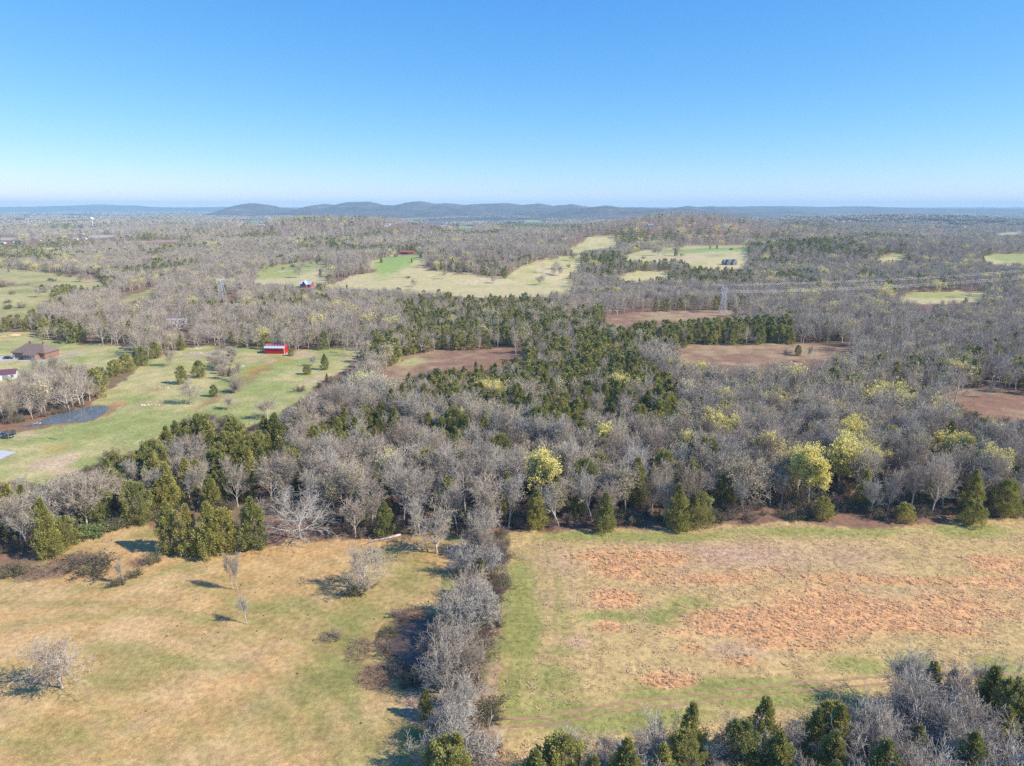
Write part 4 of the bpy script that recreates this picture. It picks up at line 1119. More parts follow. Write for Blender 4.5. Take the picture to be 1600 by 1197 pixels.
HEDGE = [(742, 822), (772, 822), (776, 870), (760, 930), (748, 1000), (734, 1080), (728, 1180), (725, 1290), (600, 1290), (615, 1200), (642, 1130), (678, 1070), (704, 1000), (712, 930), (722, 870)]
CORNER = [(630, 1300), (650, 1256), (760, 1246), (850, 1243), (900, 1222), (1000, 1195), (1200, 1185), (1330, 1165), (1385, 1114), (1500, 1106), (1570, 1132), (1680, 1200), (1780, 1420), (700, 1420)]
X, Y, Z, g = inside_scatter(HEDGE, 4.7, 66)
for i in range(len(X)):
    u = g.random(); p = (X[i], Y[i], Z[i] - .05); hx_, hy_ = project(X[i], Y[i], Z[i]); hh = g.uniform(4, 6.5) if u < .10 else g.uniform(5.5, 11.5)
    if hy_ > 1275: continue
    spot_ = 'at its upper end' if hy_ < 890 else 'above the muddy pond' if hy_ < 965 else 'beside the muddy pond' if hy_ < 1050 else 'below the muddy pond' if hy_ < 1130 else 'at its lower end'
    if u < .10:
        plant('cedar_tree', CED[i % 6], p, hh, g.random() * 6.28, 'small cedar in the grey hedgerow ' + spot_, 'cedar', 'cedars in the hedgerow'); COUNT[1] += 1
    else:
        src = ('hedge_tree_0', 'hedge_tree_1', 'hedge_tree_2', 'hedge_thicket_0', 'hedge_thicket_1')[int(g.integers(0, 5))]
        plant('bare_tree', src, p, hh, g.random() * 6.28, ('low' if hh < 7.3 else 'tall' if hh > 8.7 else 'mid-sized') + ' pale leafless ' + ('multi-stemmed tree' if src != 'hedge_tree_0' else 'tree') + ' in the hedgerow ' + spot_, 'tree', 'hedgerow trees', wide=.95); COUNT[0] += 1
X, Y, Z, g = inside_scatter(CORNER, 3.6, 62)
bx, by = project(X, Y, Z)
for i in range(len(X)):
    p = (X[i], Y[i], Z[i] - .05); right = bx[i] > 1330
    if bx[i] > 1690 or by[i] > 1330: continue
    cs_ = 'below the dirt track start' if bx[i] < 900 else 'under the middle of the dirt track' if bx[i] < 1120 else 'left of the corner thicket' if bx[i] < 1330 else 'in the left corner thicket' if bx[i] < 1440 else 'in the middle corner thicket' if bx[i] < 1540 else 'in the right corner thicket'
    row_ = ' front row' if by[i] < np.interp(bx[i], [680, 900, 1200, 1385, 1570], [1275, 1245, 1210, 1140, 1155]) else ' back row'
    if g.random() < (.27 if right else .52):
        plant('cedar_tree', CED[int(g.integers(0, 6))], p, g.uniform(8.5, 12) if not right else g.uniform(8, 13), g.random() * 6.28,
              'cedar' + row_.replace('front', 'of the far').replace('back', 'of the near') + ' ' + cs_, 'cedar', 'cedars in the corner wood' if right else 'cedars along the bottom edge'); COUNT[1] += 1
    else:
        src = (BARE + ['hedge_tree_1', 'hedge_thicket_0', 'hedge_tree_2'])[int(g.integers(0, len(BARE) + 3))]
        plant('bare_tree', src, p, g.uniform(6.5, 10.5) if not right else g.uniform(9, 14), g.random() * 6.28,
              'bare tree' + row_.replace('front', 'of the far').replace('back', 'of the near') + ' ' + cs_, 'tree', 'bare trees in the corner wood' if right else 'bare trees along the bottom edge'); COUNT[0] += 1

# ponds-side grove on the left (thin bare trees)
GROVE = [(0, 668), (60, 656), (110, 640), (135, 626), (150, 606), (130, 592), (60, 588), (30, 606), (0, 640), (-120, 660), (-120, 690)]
X, Y, Z, g = inside_scatter(GROVE, 7.5, 63)
for i in range(len(X)):
    plant('bare_tree', ('open_tree_0', 'slim_wood_tree_0', 'bare_wood_tree_1', 'soft_budding_tree_2', 'slim_wood_tree_1')[int(g.integers(0, 5))], (X[i], Y[i], Z[i] - .05), g.uniform(8, 13), g.random() * 6.28,
          'thin leafless tree in the grove ' + ('nearest the lawn pond' if X[i] > np.median(X) else 'left of the lawn pond') + (', front row' if Y[i] < np.median(Y) else ', back row'), 'tree', 'grove trees by the pond', wide=.85); COUNT[0] += 1

def size_word(h, lo, hi): return 'low' if h < lo else ('tall' if h > hi else 'mid-sized')
for i_, (X, Y, Z, g) in enumerate((inside_scatter([(338, 548), (372, 556), (380, 590), (370, 642), (352, 640), (350, 600), (330, 570)], 6.5, 65),)):
    for i in range(len(X)):
        h = g.uniform(4, 8.5); _, yy = project(X[i], Y[i], Z[i])
        plant('bare_tree', ('open_tree_2', 'hedge_thicket_0', 'bare_wood_tree_2', 'hedge_thicket_1')[i % 4], (X[i], Y[i], Z[i] - .05), h, g.random() * 6.28,
              size_word(h, 5.5, 7) + ' scrubby bare tree in the fence line below the barn, ' + ('upper part' if yy < 585 else 'lower part'), 'tree', 'fence line scrub'); COUNT[0] += 1
# scattered trees along the far field margins
def margin_trees():
    g = np.random.default_rng(64)
    for poly, n, nm in ((MEADOWS[1], 11, 'far-left upper meadow'), (MEADOWS[0], 8, 'far-left lower meadow'), (HILLFIELDS[0], 6, 'pale hill field'), (HILLFIELDS[1], 5, 'upper hill field'), (HILLFIELDS[2], 9, 'green beside the gabled house'), (HILLFIELDS[4], 10, 'right hill field'), (HILLFIELDS[3], 4, 'green below the long red-roofed house'), (BROWN[1], 3, 'reddish-brown clearing')):
        xs = [p[0] for p in poly]; ys = [p[1] for p in poly]; k = 0; tries = 0
        while k < n and tries < 400:
            tries += 1
            px, py = g.uniform(max(3, min(xs)), min(1597, max(xs))), g.uniform(min(ys), max(ys))
            if not inpoly(px, py, poly): continue
            if any(c[0][0] - 4 < px < c[1][0] + 4 and c[0][1] - 2 < py < c[2][1] + 8 for c in CLEAR): continue
            k += 1; loc = at_tree(px, py); u = g.random(); h = g.uniform(7, 13)
            e = 'left end' if px < min(xs) + (max(xs) - min(xs)) * .33 else 'right end' if px > min(xs) + (max(xs) - min(xs)) * .66 else 'middle'
            if u < .62: plant('bare_tree', ('open_tree_0', 'open_tree_1', 'bare_mid_tree_3', 'open_tree_2')[k % 4], loc, h, g.random() * 6.28, f'{size_word(h, 9, 11)} leafless tree in the {e} of the {nm}', 'tree', 'scattered field trees'); COUNT[0] += 1
            elif u < .85: plant('shrub', ('green_bush_0', 'brown_brush_0')[k % 2], loc, h * .35, g.random() * 6.28, f'{size_word(h, 9, 11)} {("green", "brown")[k % 2]} bush in the {e} of the {nm}', 'bush', 'scattered field bushes')
            else: plant('cedar_tree', CED[k % 6], loc, h * .75, g.random() * 6.28, f'{size_word(h, 9, 11)} dark cedar in the {e} of the {nm}', 'cedar', 'scattered field cedars'); COUNT[1] += 1
margin_trees()

# woodland: the largest 300 of each kind are things, the rest is one mass
LANDMARKS = [(845, 792, 'bright central yellow tree'), (945, 829, 'lone stepped cedar'), (1075, 825, 'field-edge cedar pair'), (1160, 790, 'big olive budding tree'), (1262, 790, 'tallest yellow crown'),
             (1412, 815, 'low field-edge cedar'), (1492, 722, 'broad yellow-green tree'), (602, 838, 'fallen log'), (470, 842, 'sprawling pale tree'), (683, 866, 'large hedgerow-top tree'), (330, 866, 'dark pasture cedar clump'), (90, 838, 'white-limbed tree'),
             (715, 568, 'long brown clearing'), (1195, 550, 'reddish-brown clearing'), (1540, 632, 'small brown clearing'), (300, 625, 'rounded lawn tree'), (429, 553, 'red barn'), (110, 655, 'lawn pond'), (45, 560, 'brown house'), (1125, 487, 'middle pylon'), (690, 440, 'pale hill field'),
             (418, 655, 'round barn-lawn tree'), (1520, 820, 'dull field-edge cedar'), (1547, 622, 'pale lone clearing tree')]
def where(bx, by):
    d = [math.hypot(bx - a, (by - b) * 1.6) for a, b, _ in LANDMARKS]; i = int(np.argmin(d)); a, b, nm = LANDMARKS[i]
    dx, dy = bx - a, by - b
    side = ('right of' if dx > 0 else 'left of') if abs(dx) > abs(dy) * 1.3 else ('beyond' if dy < 0 else 'in front of')
    far = 'just ' if d[i] < 70 else ('' if d[i] < 150 else 'well ')
    return f'{far}{side} the {nm}'
def wood_label(k, bx, by, h):
    kind = {0: 'leafless grey tree', 1: 'green cedar', 2: 'yellow budding tree', 3: 'olive budding tree'}[k]
    lo, hi = {0: (10.5, 13), 1: (8.5, 10.5), 2: (9.5, 12), 3: (9.5, 12)}[k]
    if bx < 420: w = 'mixed wood below the left lawn' if by > 640 else 'woods round the left farm'
    elif bx < 790: w = 'tall wood above the pasture' if by > 690 else 'wood right of the barn lawn'
    elif by > 740: w = 'wood edge along the rough field'
    elif bx < 1080: w = 'middle of the wood beyond the rough field'
    else: w = 'right-hand wood beyond the rough field'
    return f'{size_word(h, lo, hi)} {kind} {where(bx, by)}', w

NAMES = {0: ('bare_tree', [BARE, BARE1, BARE2]), 1: ('cedar_tree', [CED, CED1, CED2]), 2: ('budding_tree', [BUD, BUD1, BUD2]), 3: ('budding_tree', [SOFT, SOFT1, SOFT2])}
QUOTA = {0: 298 - COUNT[0], 1: 298 - COUNT[1], 2: 90, 3: 150}
STUFF = {0: ('bare_woodland', 'leafless grey-brown trees massed in the farther woods', 'woodland'), 1: ('cedar_woodland', 'dark green cedars massed in the farther woods', 'woodland'),
         2: ('budding_woodland', 'bright yellow budding trees scattered through the farther woods', 'woodland'), 3: ('pale_woodland', 'olive-tinted budding trees scattered through the farther woods', 'woodland')}
for k in range(4):
    nm, lods = NAMES[k]
    names = lods[0] + lods[1] + lods[2]
    offs = [0, len(lods[0]), len(lods[0]) + len(lods[1])]
    P = np.concatenate([a['p'] for a in ALL[k]]); H = np.concatenate([a['h'] for a in ALL[k]])
    LOD = np.concatenate([np.full(len(a['p']), a['lod']) for a in ALL[k]]); BX = np.concatenate([a['bx'] for a in ALL[k]]); BY = np.concatenate([a['by'] for a in ALL[k]])
    dd = np.min(np.hypot(P[:, None, 0] - SP_XY[None, :, 0], P[:, None, 1] - SP_XY[None, :, 1]), 1)
    keep = dd > 2.6
    P, H, LOD, BX, BY = P[keep], H[keep], LOD[keep], BX[keep], BY[keep]
    g = np.random.default_rng(900 + k)
    idx = np.array([offs[l] + g.integers(0, len(lods[l])) for l in LOD])
    hs = np.array([SRC[n_]['h'] for n_ in names])
    scl = H / hs[idx]
    rz = g.random(len(P)) * 6.283
    inframe = (BX > 5) & (BX < 1595)
    big = H / np.hypot(P[:, 0], P[:, 1]) * np.where(inframe, 1, 0)
    order = np.argsort(-big)[:max(0, QUOTA[k])]
    order = order[inframe[order]]
    single = np.zeros(len(P), bool); single[order] = True
    for i in order:
        lab, grp = wood_label(k, BX[i], BY[i], H[i])
        plant(nm, names[idx[i]], (P[i, 0], P[i, 1], P[i, 2] - .08), H[i], rz[i], lab, 'cedar' if k == 1 else 'tree', lab + ' group')
    q = ~single
    o_, l_, c_ = STUFF[k]
    scatter(o_, names, P[q] - np.array([0, 0, .08]), rz[q], scl[q], idx[q], l_, c_)

# brush under the wood edges
def edge_brush():
    g = np.random.default_rng(77)
    P = []; I = []; S = []
    X, Y, Z, H, K, BX, BY, _ = stand(90, 330, 3.4, .25, 78)
    m = (fbm(X, Y, 14, 79, 2) > .40) | (BY > np.interp(BX, [0, 780, 800, 1240, 1600], [780, 800, 800, 785, 780]))
    X, Y, Z = X[m], Y[m], Z[m]
    n = len(X)
    idx = g.choice([0, 0, 0, 1, 1, 1, 2, 3], n); s = g.uniform(.5, 1.3, n)
    X2, Y2, Z2, g2 = inside_scatter([(742, 822), (790, 832), (795, 880), (785, 930), (775, 1000), (765, 1080), (780, 1180), (790, 1260), (690, 1260), (700, 1000)], 2.9, 80)
    n2 = len(X2)
    X = np.append(X, X2); Y = np.append(Y, Y2); Z = np.append(Z, Z2); idx = np.append(idx, g.choice([0, 1, 1, 0, 2], n2)); s = np.append(s, g.uniform(.5, 1.2, n2))
    scatter('underbrush', ['brown_brush_0', 'brown_brush_1', 'green_bush_0', 'green_bush_1'], np.stack([X, Y, Z], -1), g.random(len(X)) * 6.28, s, idx,
            'low brown brush growing under the wood edges and hedgerow', 'brush')
edge_brush()

# ------------------------------------------------------------------ distant woodland: patches of canopy over the far plain
def patch(name, seed, size, n, h, cedar_share):
    g = np.random.default_rng(seed)
    parts = []
    for a, nt in ((1, int(n * (1 - cedar_share))), (2, int(n * cedar_share))):
        c = np.stack([g.uniform(-size / 2, size / 2, nt), g.uniform(-size / 2, size / 2, nt), np.zeros(nt)], -1)
        hh = h * g.uniform(.6, 1.1, nt); per = 16
        i = np.repeat(np.arange(nt), per); N = nt * per
        off = unit(g.normal(0, 1, (N, 3))) * np.stack([hh[i] * .42, hh[i] * .42, hh[i] * .38], -1) * (g.random((N, 1)) ** .4)
        p = c[i] + off; p[:, 2] += hh[i] * .62
        u = unit(g.normal(0, 1, (N, 3))); v = unit(np.cross(u, g.normal(0, 1, (N, 3)))); s = h * .24 * (.6 + .8 * g.random((N, 1)))
        V = np.stack([p - u * s, p + v * s * .6, p + u * s, p - v * s * .6], 1).reshape(-1, 3)
        parts.append((V, np.arange(N * 4).reshape(-1, 4), a - 1))
    v, f, i = join(parts)
    SRC[name] = dict(full=bpy.data.objects.new(name, np_mesh(name, v, f, [M['twig'], M['cedar']], i)), h=h)
patch('canopy_patch_a', 1, 100, 130, 13, .08); patch('canopy_patch_b', 2, 100, 120, 14, .22); patch('canopy_patch_c', 3, 100, 120, 13, .02)
def distant():
    g = np.random.default_rng(5)
    P = []; S = []
    for d0, d1, s, k in ((3250, 6500, 95, 1.0), (6500, 13500, 230, 2.3)):
        w = d1 * math.tan(R(43)); X, Y = np.meshgrid(np.arange(-w, w, s), np.arange(d0 * .7, d1, s)); X = X.ravel() + g.uniform(-.2, .2, X.size) * s; Y = Y.ravel() + g.uniform(-.2, .2, Y.size) * s
        d = np.hypot(X, Y); m = (d >= d0) & (d < d1) & (np.abs(X) < Y * math.tan(R(43))); X, Y = X[m], Y[m]
        Z = height(X, Y); bx, by = project(X, Y, Z); _, ty = project(X, Y, Z + 14)
        bad = visible_open(bx, by) | visible_open(bx, ty) | (fbm(X, Y, 700, 6, 3) > .66)
        for q in CLEAR_W: bad |= (np.abs(X - q[2]) < q[3] + 60) & (Y < q[1] + 70) & (Y > q[1] - 420)
        m = ~bad
        P.append(np.stack([X[m], Y[m], Z[m]], -1)); S.append(np.stack([np.full(m.sum(), k), np.full(m.sum(), k), np.full(m.sum(), 1.0)], -1))
    P = np.concatenate(P); S = np.concatenate(S); n = len(P)
    b = fbm(P[:, 0], P[:, 1], 500, 8, 2); idx = np.where(b > .56, 1, np.where(b < .45, 2, 0))
    scatter('distant_woodland', ['canopy_patch_a', 'canopy_patch_b', 'canopy_patch_c'], P, g.integers(0, 4, n) * 1.5708, np.ones(n), idx, 'hazy leafless woods covering the far plain', 'woodland', tilt=0.0, vec=S)
distant()

# ------------------------------------------------------------------ grasses
def meadow():
    g = np.random.default_rng(31)
    w = np.array(W_FIELD); s = .72
    xs = np.arange(w[:, 0].min(), w[:, 0].max(), s); ys = np.arange(70, w[:, 1].max(), s)
    X, Y = np.meshgrid(xs, ys); X = X.ravel() + g.uniform(-.5, .5, X.size) * s; Y = Y.ravel() + g.uniform(-.5, .5, Y.size) * s
    k = inpoly(X, Y, W_FIELD) & (np.abs(X) < Y * .85); X, Y = X[k], Y[k]
    o, gr, mv = field_mix(X, Y)
    tr = polydist(X, Y, TRACK); rut = np.min([polydist(X, Y, q) for q in RUTS], 0)
    u = g.random(len(X)); n = fbm(X, Y, 3.0, 41, 2)
    kind = np.full(len(X), -1)
    kind[(u < .40 - .36 * gr) & (n > .44)] = 1
    kind[(u < .38 * o)] = 0
    kind[(kind < 0) & (u > .80)] = 2
    kind[(tr < 2.4) | (rut < .55)] = -1
    m = kind >= 0; X, Y, kind, o = X[m], Y[m], kind[m], o[m]
    Z = height(X, Y); N = len(X)
    sc = np.where(kind == 0, g.uniform(.7, 1.25, N), g.uniform(.55, 1.15, N))
    idx = np.where(kind == 0, g.integers(0, 2, N), np.where(kind == 1, 2 + g.integers(0, 2, N), 4 + g.integers(0, 2, N)))
    a = kind == 0
    P = np.stack([X, Y, Z], -1); rz = g.random(N) * 6.28
    scatter('broom_sedge', ['sedge_tuft_0', 'sedge_tuft_1'], P[a], rz[a], sc[a], idx[a], 'tall orange sedge standing in patches across the rough field', 'grass', tilt=.12)
    b = ~a
    scatter('dry_grass', ['straw_tuft_0', 'straw_tuft_1', 'grass_tuft_0', 'grass_tuft_1'], P[b], rz[b], sc[b], idx[b] - 2, 'dry straw-coloured grass covering the rough field', 'grass', tilt=.12)
    # pasture, shorter
    w = np.array(W_PASTURE); s = 1.15
    xs = np.arange(-130, w[:, 0].max(), s); ys = np.arange(60, w[:, 1].max(), s)
    X, Y = np.meshgrid(xs, ys); X = X.ravel() + g.uniform(-.5, .5, X.size) * s; Y = Y.ravel() + g.uniform(-.5, .5, Y.size) * s
    k = inpoly(X, Y, W_PASTURE) & (np.abs(X) < Y * .9); X, Y = X[k], Y[k]
    gm = pasture_mix(X, Y); ru = spots(P_RUST, X, Y); n = fbm(X, Y, 4, 43, 2); u = g.random(len(X))
    kind = np.where(gm + (u - .5) * .5 > .55, 2, 1); kind[n < .47] = -1
    kind[ru * (.4 + n) > .42] = 3
    m = kind > 0; X, Y, kind = X[m], Y[m], kind[m]; N = len(X)
    idx = np.where(kind == 2, g.integers(0, 2, N), np.where(kind == 1, 2 + g.integers(0, 2, N), 4))
    sc = np.where(kind == 3, g.uniform(.7, 1.3, N), g.uniform(.22, .48, N))
    scatter('pasture_grass', ['grass_tuft_0', 'grass_tuft_1', 'straw_tuft_0', 'straw_tuft_1', 'brown_weeds'], np.stack([X, Y, height(X, Y)], -1), g.random(N) * 6.28, sc, idx, 'short tan and green grass grazed over the left pasture', 'grass', tilt=.12)
    # dung pats: dark flecks on the grass
    me = MB(); r = [.0, .1, .2]
    for k in range(3):
        pass
    n = 80; X = g.uniform(-110, 0, n * 3); Y = g.uniform(70, 170, n * 3); k = inpoly(X, Y, W_PASTURE); X, Y = X[k][:n], Y[k][:n]
    md = MB(); md.tube([(0, 0, 0), (0, 0, .09), (0, 0, .14)], [.13, .1, .04], 7)
    SRC['dung_source'] = dict(full=bpy.data.objects.new('dung_source', md.mesh('dung_source', mat('dung', (.10, .075, .05), rough=.9))), h=.1)
    scatter('dung_pats', ['dung_source'], np.stack([X, Y, height(X, Y)], -1), g.random(len(X)) * 6.28, g.uniform(.6, 1.5, len(X)), np.zeros(len(X), int), 'small dark dung pats dotted over the pasture', 'dung')
meadow()

# ------------------------------------------------------------------ buildings and small things
M['brick'] = mat('brown_brick', tuple(C(150, 110, 92)), var=.2, scale=2)
M['shingle'] = mat('brown_shingles', tuple(C(128, 108, 98)), rough=.9, var=.2, scale=1.5)
M['maroon_metal'] = mat('maroon_metal_roof', tuple(C(112, 76, 86)), rough=.45, var=.1)
M['white_paint'] = mat('white_paint', (.78, .78, .76), rough=.6, var=.06)
M['grey_wall'] = mat('grey_siding', (.30, .29, .30), rough=.8, var=.1)
M['slate_roof'] = mat('slate_roof', (.20, .19, .21), rough=.8, var=.15)
M['red_paint'] = mat('red_barn_paint', tuple(C(196, 30, 32)), rough=.55, var=.1, scale=.8)
M['red_dull'] = mat('dull_red_brick', tuple(C(160, 84, 72)), rough=.85, var=.15)
M['pink_metal'] = mat('faded_red_metal', tuple(C(198, 122, 120)), rough=.5, var=.12)
M['pale_metal'] = mat('pale_metal_roof', tuple(C(206, 214, 228)), rough=.4, var=.08, metal=.2)
M['blue_metal'] = mat('blue_grey_metal_roof', tuple(C(176, 196, 220)), rough=.4, var=.08)
M['glass'] = mat('window_glass', (.03, .04, .05), rough=.08, spec=.6)
M['dark'] = mat('dark_opening', (.03, .028, .026), rough=.9)
M['steel'] = mat('galvanised_steel', (.62, .63, .64), rough=.45, metal=.3)
M['wire'] = mat('aluminium_cable', (.72, .72, .72), rough=.4, metal=.2)
M['stone'] = mat('pale_limestone', (.58, .54, .48), rough=.9, var=.25, scale=1.2)
M['concrete'] = mat('concrete', (.52, .51, .50), rough=.9, var=.12)
M['tyre'] = mat('tyre_rubber', (.025, .025, .025), rough=.9)
M['black_paint'] = mat('black_car_paint', (.02, .02, .024), rough=.25, coat=.5)
M['blue_paint'] = mat('pale_blue_car_paint', tuple(C(150, 180, 214)), rough=.3, coat=.4)
M['silver_paint'] = mat('silver_car_paint', (.5, .51, .53), rough=.3, coat=.4)
M['net'] = mat('dark_net', (.03, .045, .05), rough=.8)
M['sand'] = mat('pale_sand', tuple(C(222, 186, 136)), rough=.95, var=.15)

def windows(par, spots_, face_y, m='glass', w=1.1, h=1.2, z=1.1):
    for x in spots_:
        f = MB().box(x - w / 2 - .1, x + w / 2 + .1, face_y - .05, face_y, z - .1, z + h + .1).build('window', M['white_paint'], par)
        MB().box(x - w / 2, x + w / 2, face_y - .08, face_y - .052, z, z + h).build('pane', M[m], f)

def gable_roof(par, x0, x1, y0, y1, z1, zr, m, over=.4, t=.12):
    ym = (y0 + y1) / 2; s = (zr - z1) / (ym - y0); e = .06
    r = MB()
    r.slab((x0 - over, y0 - over, z1 - s * over + e), (x1 + over, y0 - over, z1 - s * over + e), (x1 + over, ym, zr + e), (x0 - over, ym, zr + e), t)
    r.slab((x0 - over, ym, zr + e), (x1 + over, ym, zr + e), (x1 + over, y1 + over, z1 - s * over + e), (x0 - over, y1 + over, z1 - s * over + e), t)
    return r.build('roof', m, par)

def base(px, py, dy=0.0):
    x, y, z = at3(px, py)
    return (x, y + dy, z - .05)

def farmhouse():
    o = thing('house', 'brown brick house with a wide brown hipped roof on the left lawn', 'house', base(46, 561), R(-6))
    MB().box(-9.5, 9.5, 0, 10.5, 0, 3.3).build('wall', M['brick'], o)
    rf = MB().hip(-10.1, 10.1, -.6, 11.1, 3.48, 7.6).build('roof', M['shingle'], o)
    MB().box(-4.2, -3.2, 6.2, 7.0, 6.0, 8.6).build('chimney', M['brick'], rf)
    MB().box(3.4, 4.2, 6.6, 7.3, 6.0, 8.3).build('chimney', M['brick'], rf)
    MB().box(-.5, 6.5, -3.4, .02, 0, 2.9).build('front_wing', M['brick'], o)
    MB().poly([(-1, -3.9, 2.95), (7, -3.9, 2.95), (7, .9, 4.75), (-1, .9, 4.75), (-1, -3.9, 2.8), (7, -3.9, 2.8), (7, .9, 4.6), (-1, .9, 4.6)],
              [(0, 1, 2, 3), (7, 6, 5, 4), (0, 4, 5, 1), (1, 5, 6, 2), (2, 6, 7, 3), (3, 7, 4, 0)]).build('porch_roof', M['shingle'], o)
    windows(o, (.8, 2.4, 4.0, 5.5), -3.4); windows(o, (-7.6, -5.6), 0); windows(o, (8.2,), 0)
    d = MB().box(-3.4, -2.4, -.06, -.002, 0, 2.1).build('door', M['white_paint'], o); MB().box(-2.6, -2.52, -.12, -.061, 1.0, 1.1).build('handle', M['steel'], d)
    MB().box(-9.3, -8.4, -.07, -.002, .05, 2.4).build('garage_door', M['white_paint'], o)
    MB().box(-1, 13, -6.4, -3.42, -.3, .12).build('terrace', M['concrete'], o)
    g = np.random.default_rng(3)
    r = thing('stone_bank', 'heap of white stones on the terrace bank at the right of the brown house', 'stones', base(84, 556))
    rock_parts(r, g, 16, 6.0, 3.2, .55)
    return o

def rock_mesh(seed, s):
    g = np.random.default_rng(seed); m = MB()
    P = []
    for i in range(4):
        z = (-.3, .2, .6, .85)[i]; q = (.9, 1.0, .8, .35)[i]
        for k in range(6):
            a = k * 1.0472 + g.normal(0, .15); rr = q * g.uniform(.75, 1.15)
            P.append((math.cos(a) * rr * s, math.sin(a) * rr * s * .8, z * s * .7))
    F = [tuple(range(18, 24))]
    for i in range(3):
        for k in range(6): F.append((i * 6 + k, i * 6 + (k + 1) % 6, i * 6 + 6 + (k + 1) % 6, i * 6 + 6 + k))
    return m.poly(P, F).mesh('stone', M['stone'])
ROCKS = [rock_mesh(i, 1.0) for i in range(4)]
def rock_parts(par, g, n, rx, ry, s):
    for i in range(n):
        q = link('stone', ROCKS[int(g.integers(0, 4))], par, (g.normal(0, rx * .45), g.normal(0, ry * .45), -.02))
        k = s * g.uniform(.5, 1.3); q.scale = (k, k, k * .8); q.rotation_euler = (g.normal(0, .2), g.normal(0, .2), g.random() * 6.28)
farmhouse()
g = np.random.default_rng(8)
for px, py, rx, ry, n, s, lab in ((254, 606, 5, 2.0, 14, .5, 'pile of pale field stones in the middle of the left lawn'), (229, 633, 5, 1.6, 12, .5, 'row of pale stones on the lawn above the pond'),
                               (372, 573, 4, 3.5, 14, .6, 'tumbled pale stones at the end of the fence line by the barn lawn'), (316, 552, 16, 2.5, 26, .5, 'long line of pale stones across the back of the lawn'),
                               (310, 545, 3.5, 2.5, 12, .7, 'brown rubble heap behind the stone line'), (60, 662, 2.0, 1.2, 8, .5, 'white stones at the left tip of the lawn pond'), (562, 556, 3.5, 1.6, 9, .6, 'brush-topped stone heap on the grass at the right end of the barn lawn')):
    t = thing('stone_pile', lab, 'stones', base(px, py), 0, 'field stone piles'); rock_parts(t, g, n, rx, ry, s)
# sand heap
sd = MB(); R_ = [(-1, 0), (1, 0)]
sd.tube([(0, 0, -.1), (0, 0, .35), (0, 0, .75), (0, 0, .95)], [2.6, 1.9, .9, .15], 12)
o = sd.build('sand_heap', M['sand'], None, base(22, 524), True); o.scale = (1.9, 1.0, 1.0); tag(o, 'pale orange sand heap on the grass beyond the brown house', 'sand heap')

# white shed with the maroon roof
o = thing('shed', 'white shed with a maroon metal roof at the left edge', 'shed', base(9, 594), R(24))
MB().gable_wall(-4.2, 4.2, 0, 6, 0, 3.0, 4.6).build('wall', M['white_paint'], o); gable_roof(o, -4.2, 4.2, 0, 6, 3.0, 4.6, M['maroon_metal'])
MB().box(-1.2, 1.2, -.06, -.002, 0, 2.4).build('door', M['grey_wall'], o); windows(o, (2.8,), 0)

# red barn: ribbed wall sheets, pale eave sheets, striped upper roof
o = thing('barn', 'bright red metal barn with a pale roof edge on the green lawn', 'barn', base(429, 553), R(-3))
W, D, H1, HR = 5.6, 6.5, 3.5, 5.1
MB().gable_wall(-W, W, 0, D, 0, H1, HR).build('wall', M['red_paint'], o)
for k in range(22):
    x = -W + (k + .5) * 2 * W / 22
    MB().box(x - .06, x + .06, -.06, -.002, .05, H1 - .05).build('wall_rib', M['red_paint'], o)
for k in range(14):
    x0 = -W - .35 + k * (2 * W + .7) / 14; x1 = x0 + (2 * W + .7) / 14 - .03
    s = (HR - H1) / (D / 2)
    y = lambda q: H1 + s * q + .08
    MB().slab((x0, -.5, y(-.5)), (x1, -.5, y(-.5)), (x1, 1.35, y(1.35)), (x0, 1.35, y(1.35)), .06).build('roof_sheet', M['pale_metal'], o)
    MB().slab((x0, 1.36, y(1.36) + .05), (x1, 1.36, y(1.36) + .05), (x1, D / 2, HR + .13), (x0, D / 2, HR + .13), .06).build('roof_sheet', M['pink_metal' if k % 2 else 'red_dull'], o)
    MB().slab((x0, D / 2, HR + .13), (x1, D / 2, HR + .13), (x1, D + .5, y(-.5)), (x0, D + .5, y(-.5)), .06).build('roof_sheet', M['pale_metal'], o)
MB().box(W + .002, W + .12, -.12, .15, 0, H1 + .2).build('corner_trim', M['white_paint'], o)
MB().box(-W - .06, -W - .002, 2.0, 4.6, 0, 2.9).build('door', M['dark'], o)

# white mobile home in the wood
o = thing('mobile_home', 'long white mobile home half hidden in the grey wood', 'house', base(274, 507), R(4))
MB().gable_wall(-7.5, 7.5, 0, 4.3, .5, 3.2, 3.9).build('wall', M['white_paint'], o); gable_roof(o, -7.5, 7.5, 0, 4.3, 3.2, 3.9, M['pale_metal'], .15)
windows(o, (-5, -2, 3, 5.5), 0, z=1.7, h=1.0); MB().box(.2, 1.2, -.06, -.002, .6, 2.7).build('door', M['grey_wall'], o); MB().box(-7.3, 7.3, .1, 4.2, 0, .5).build('skirting', M['grey_wall'], o)

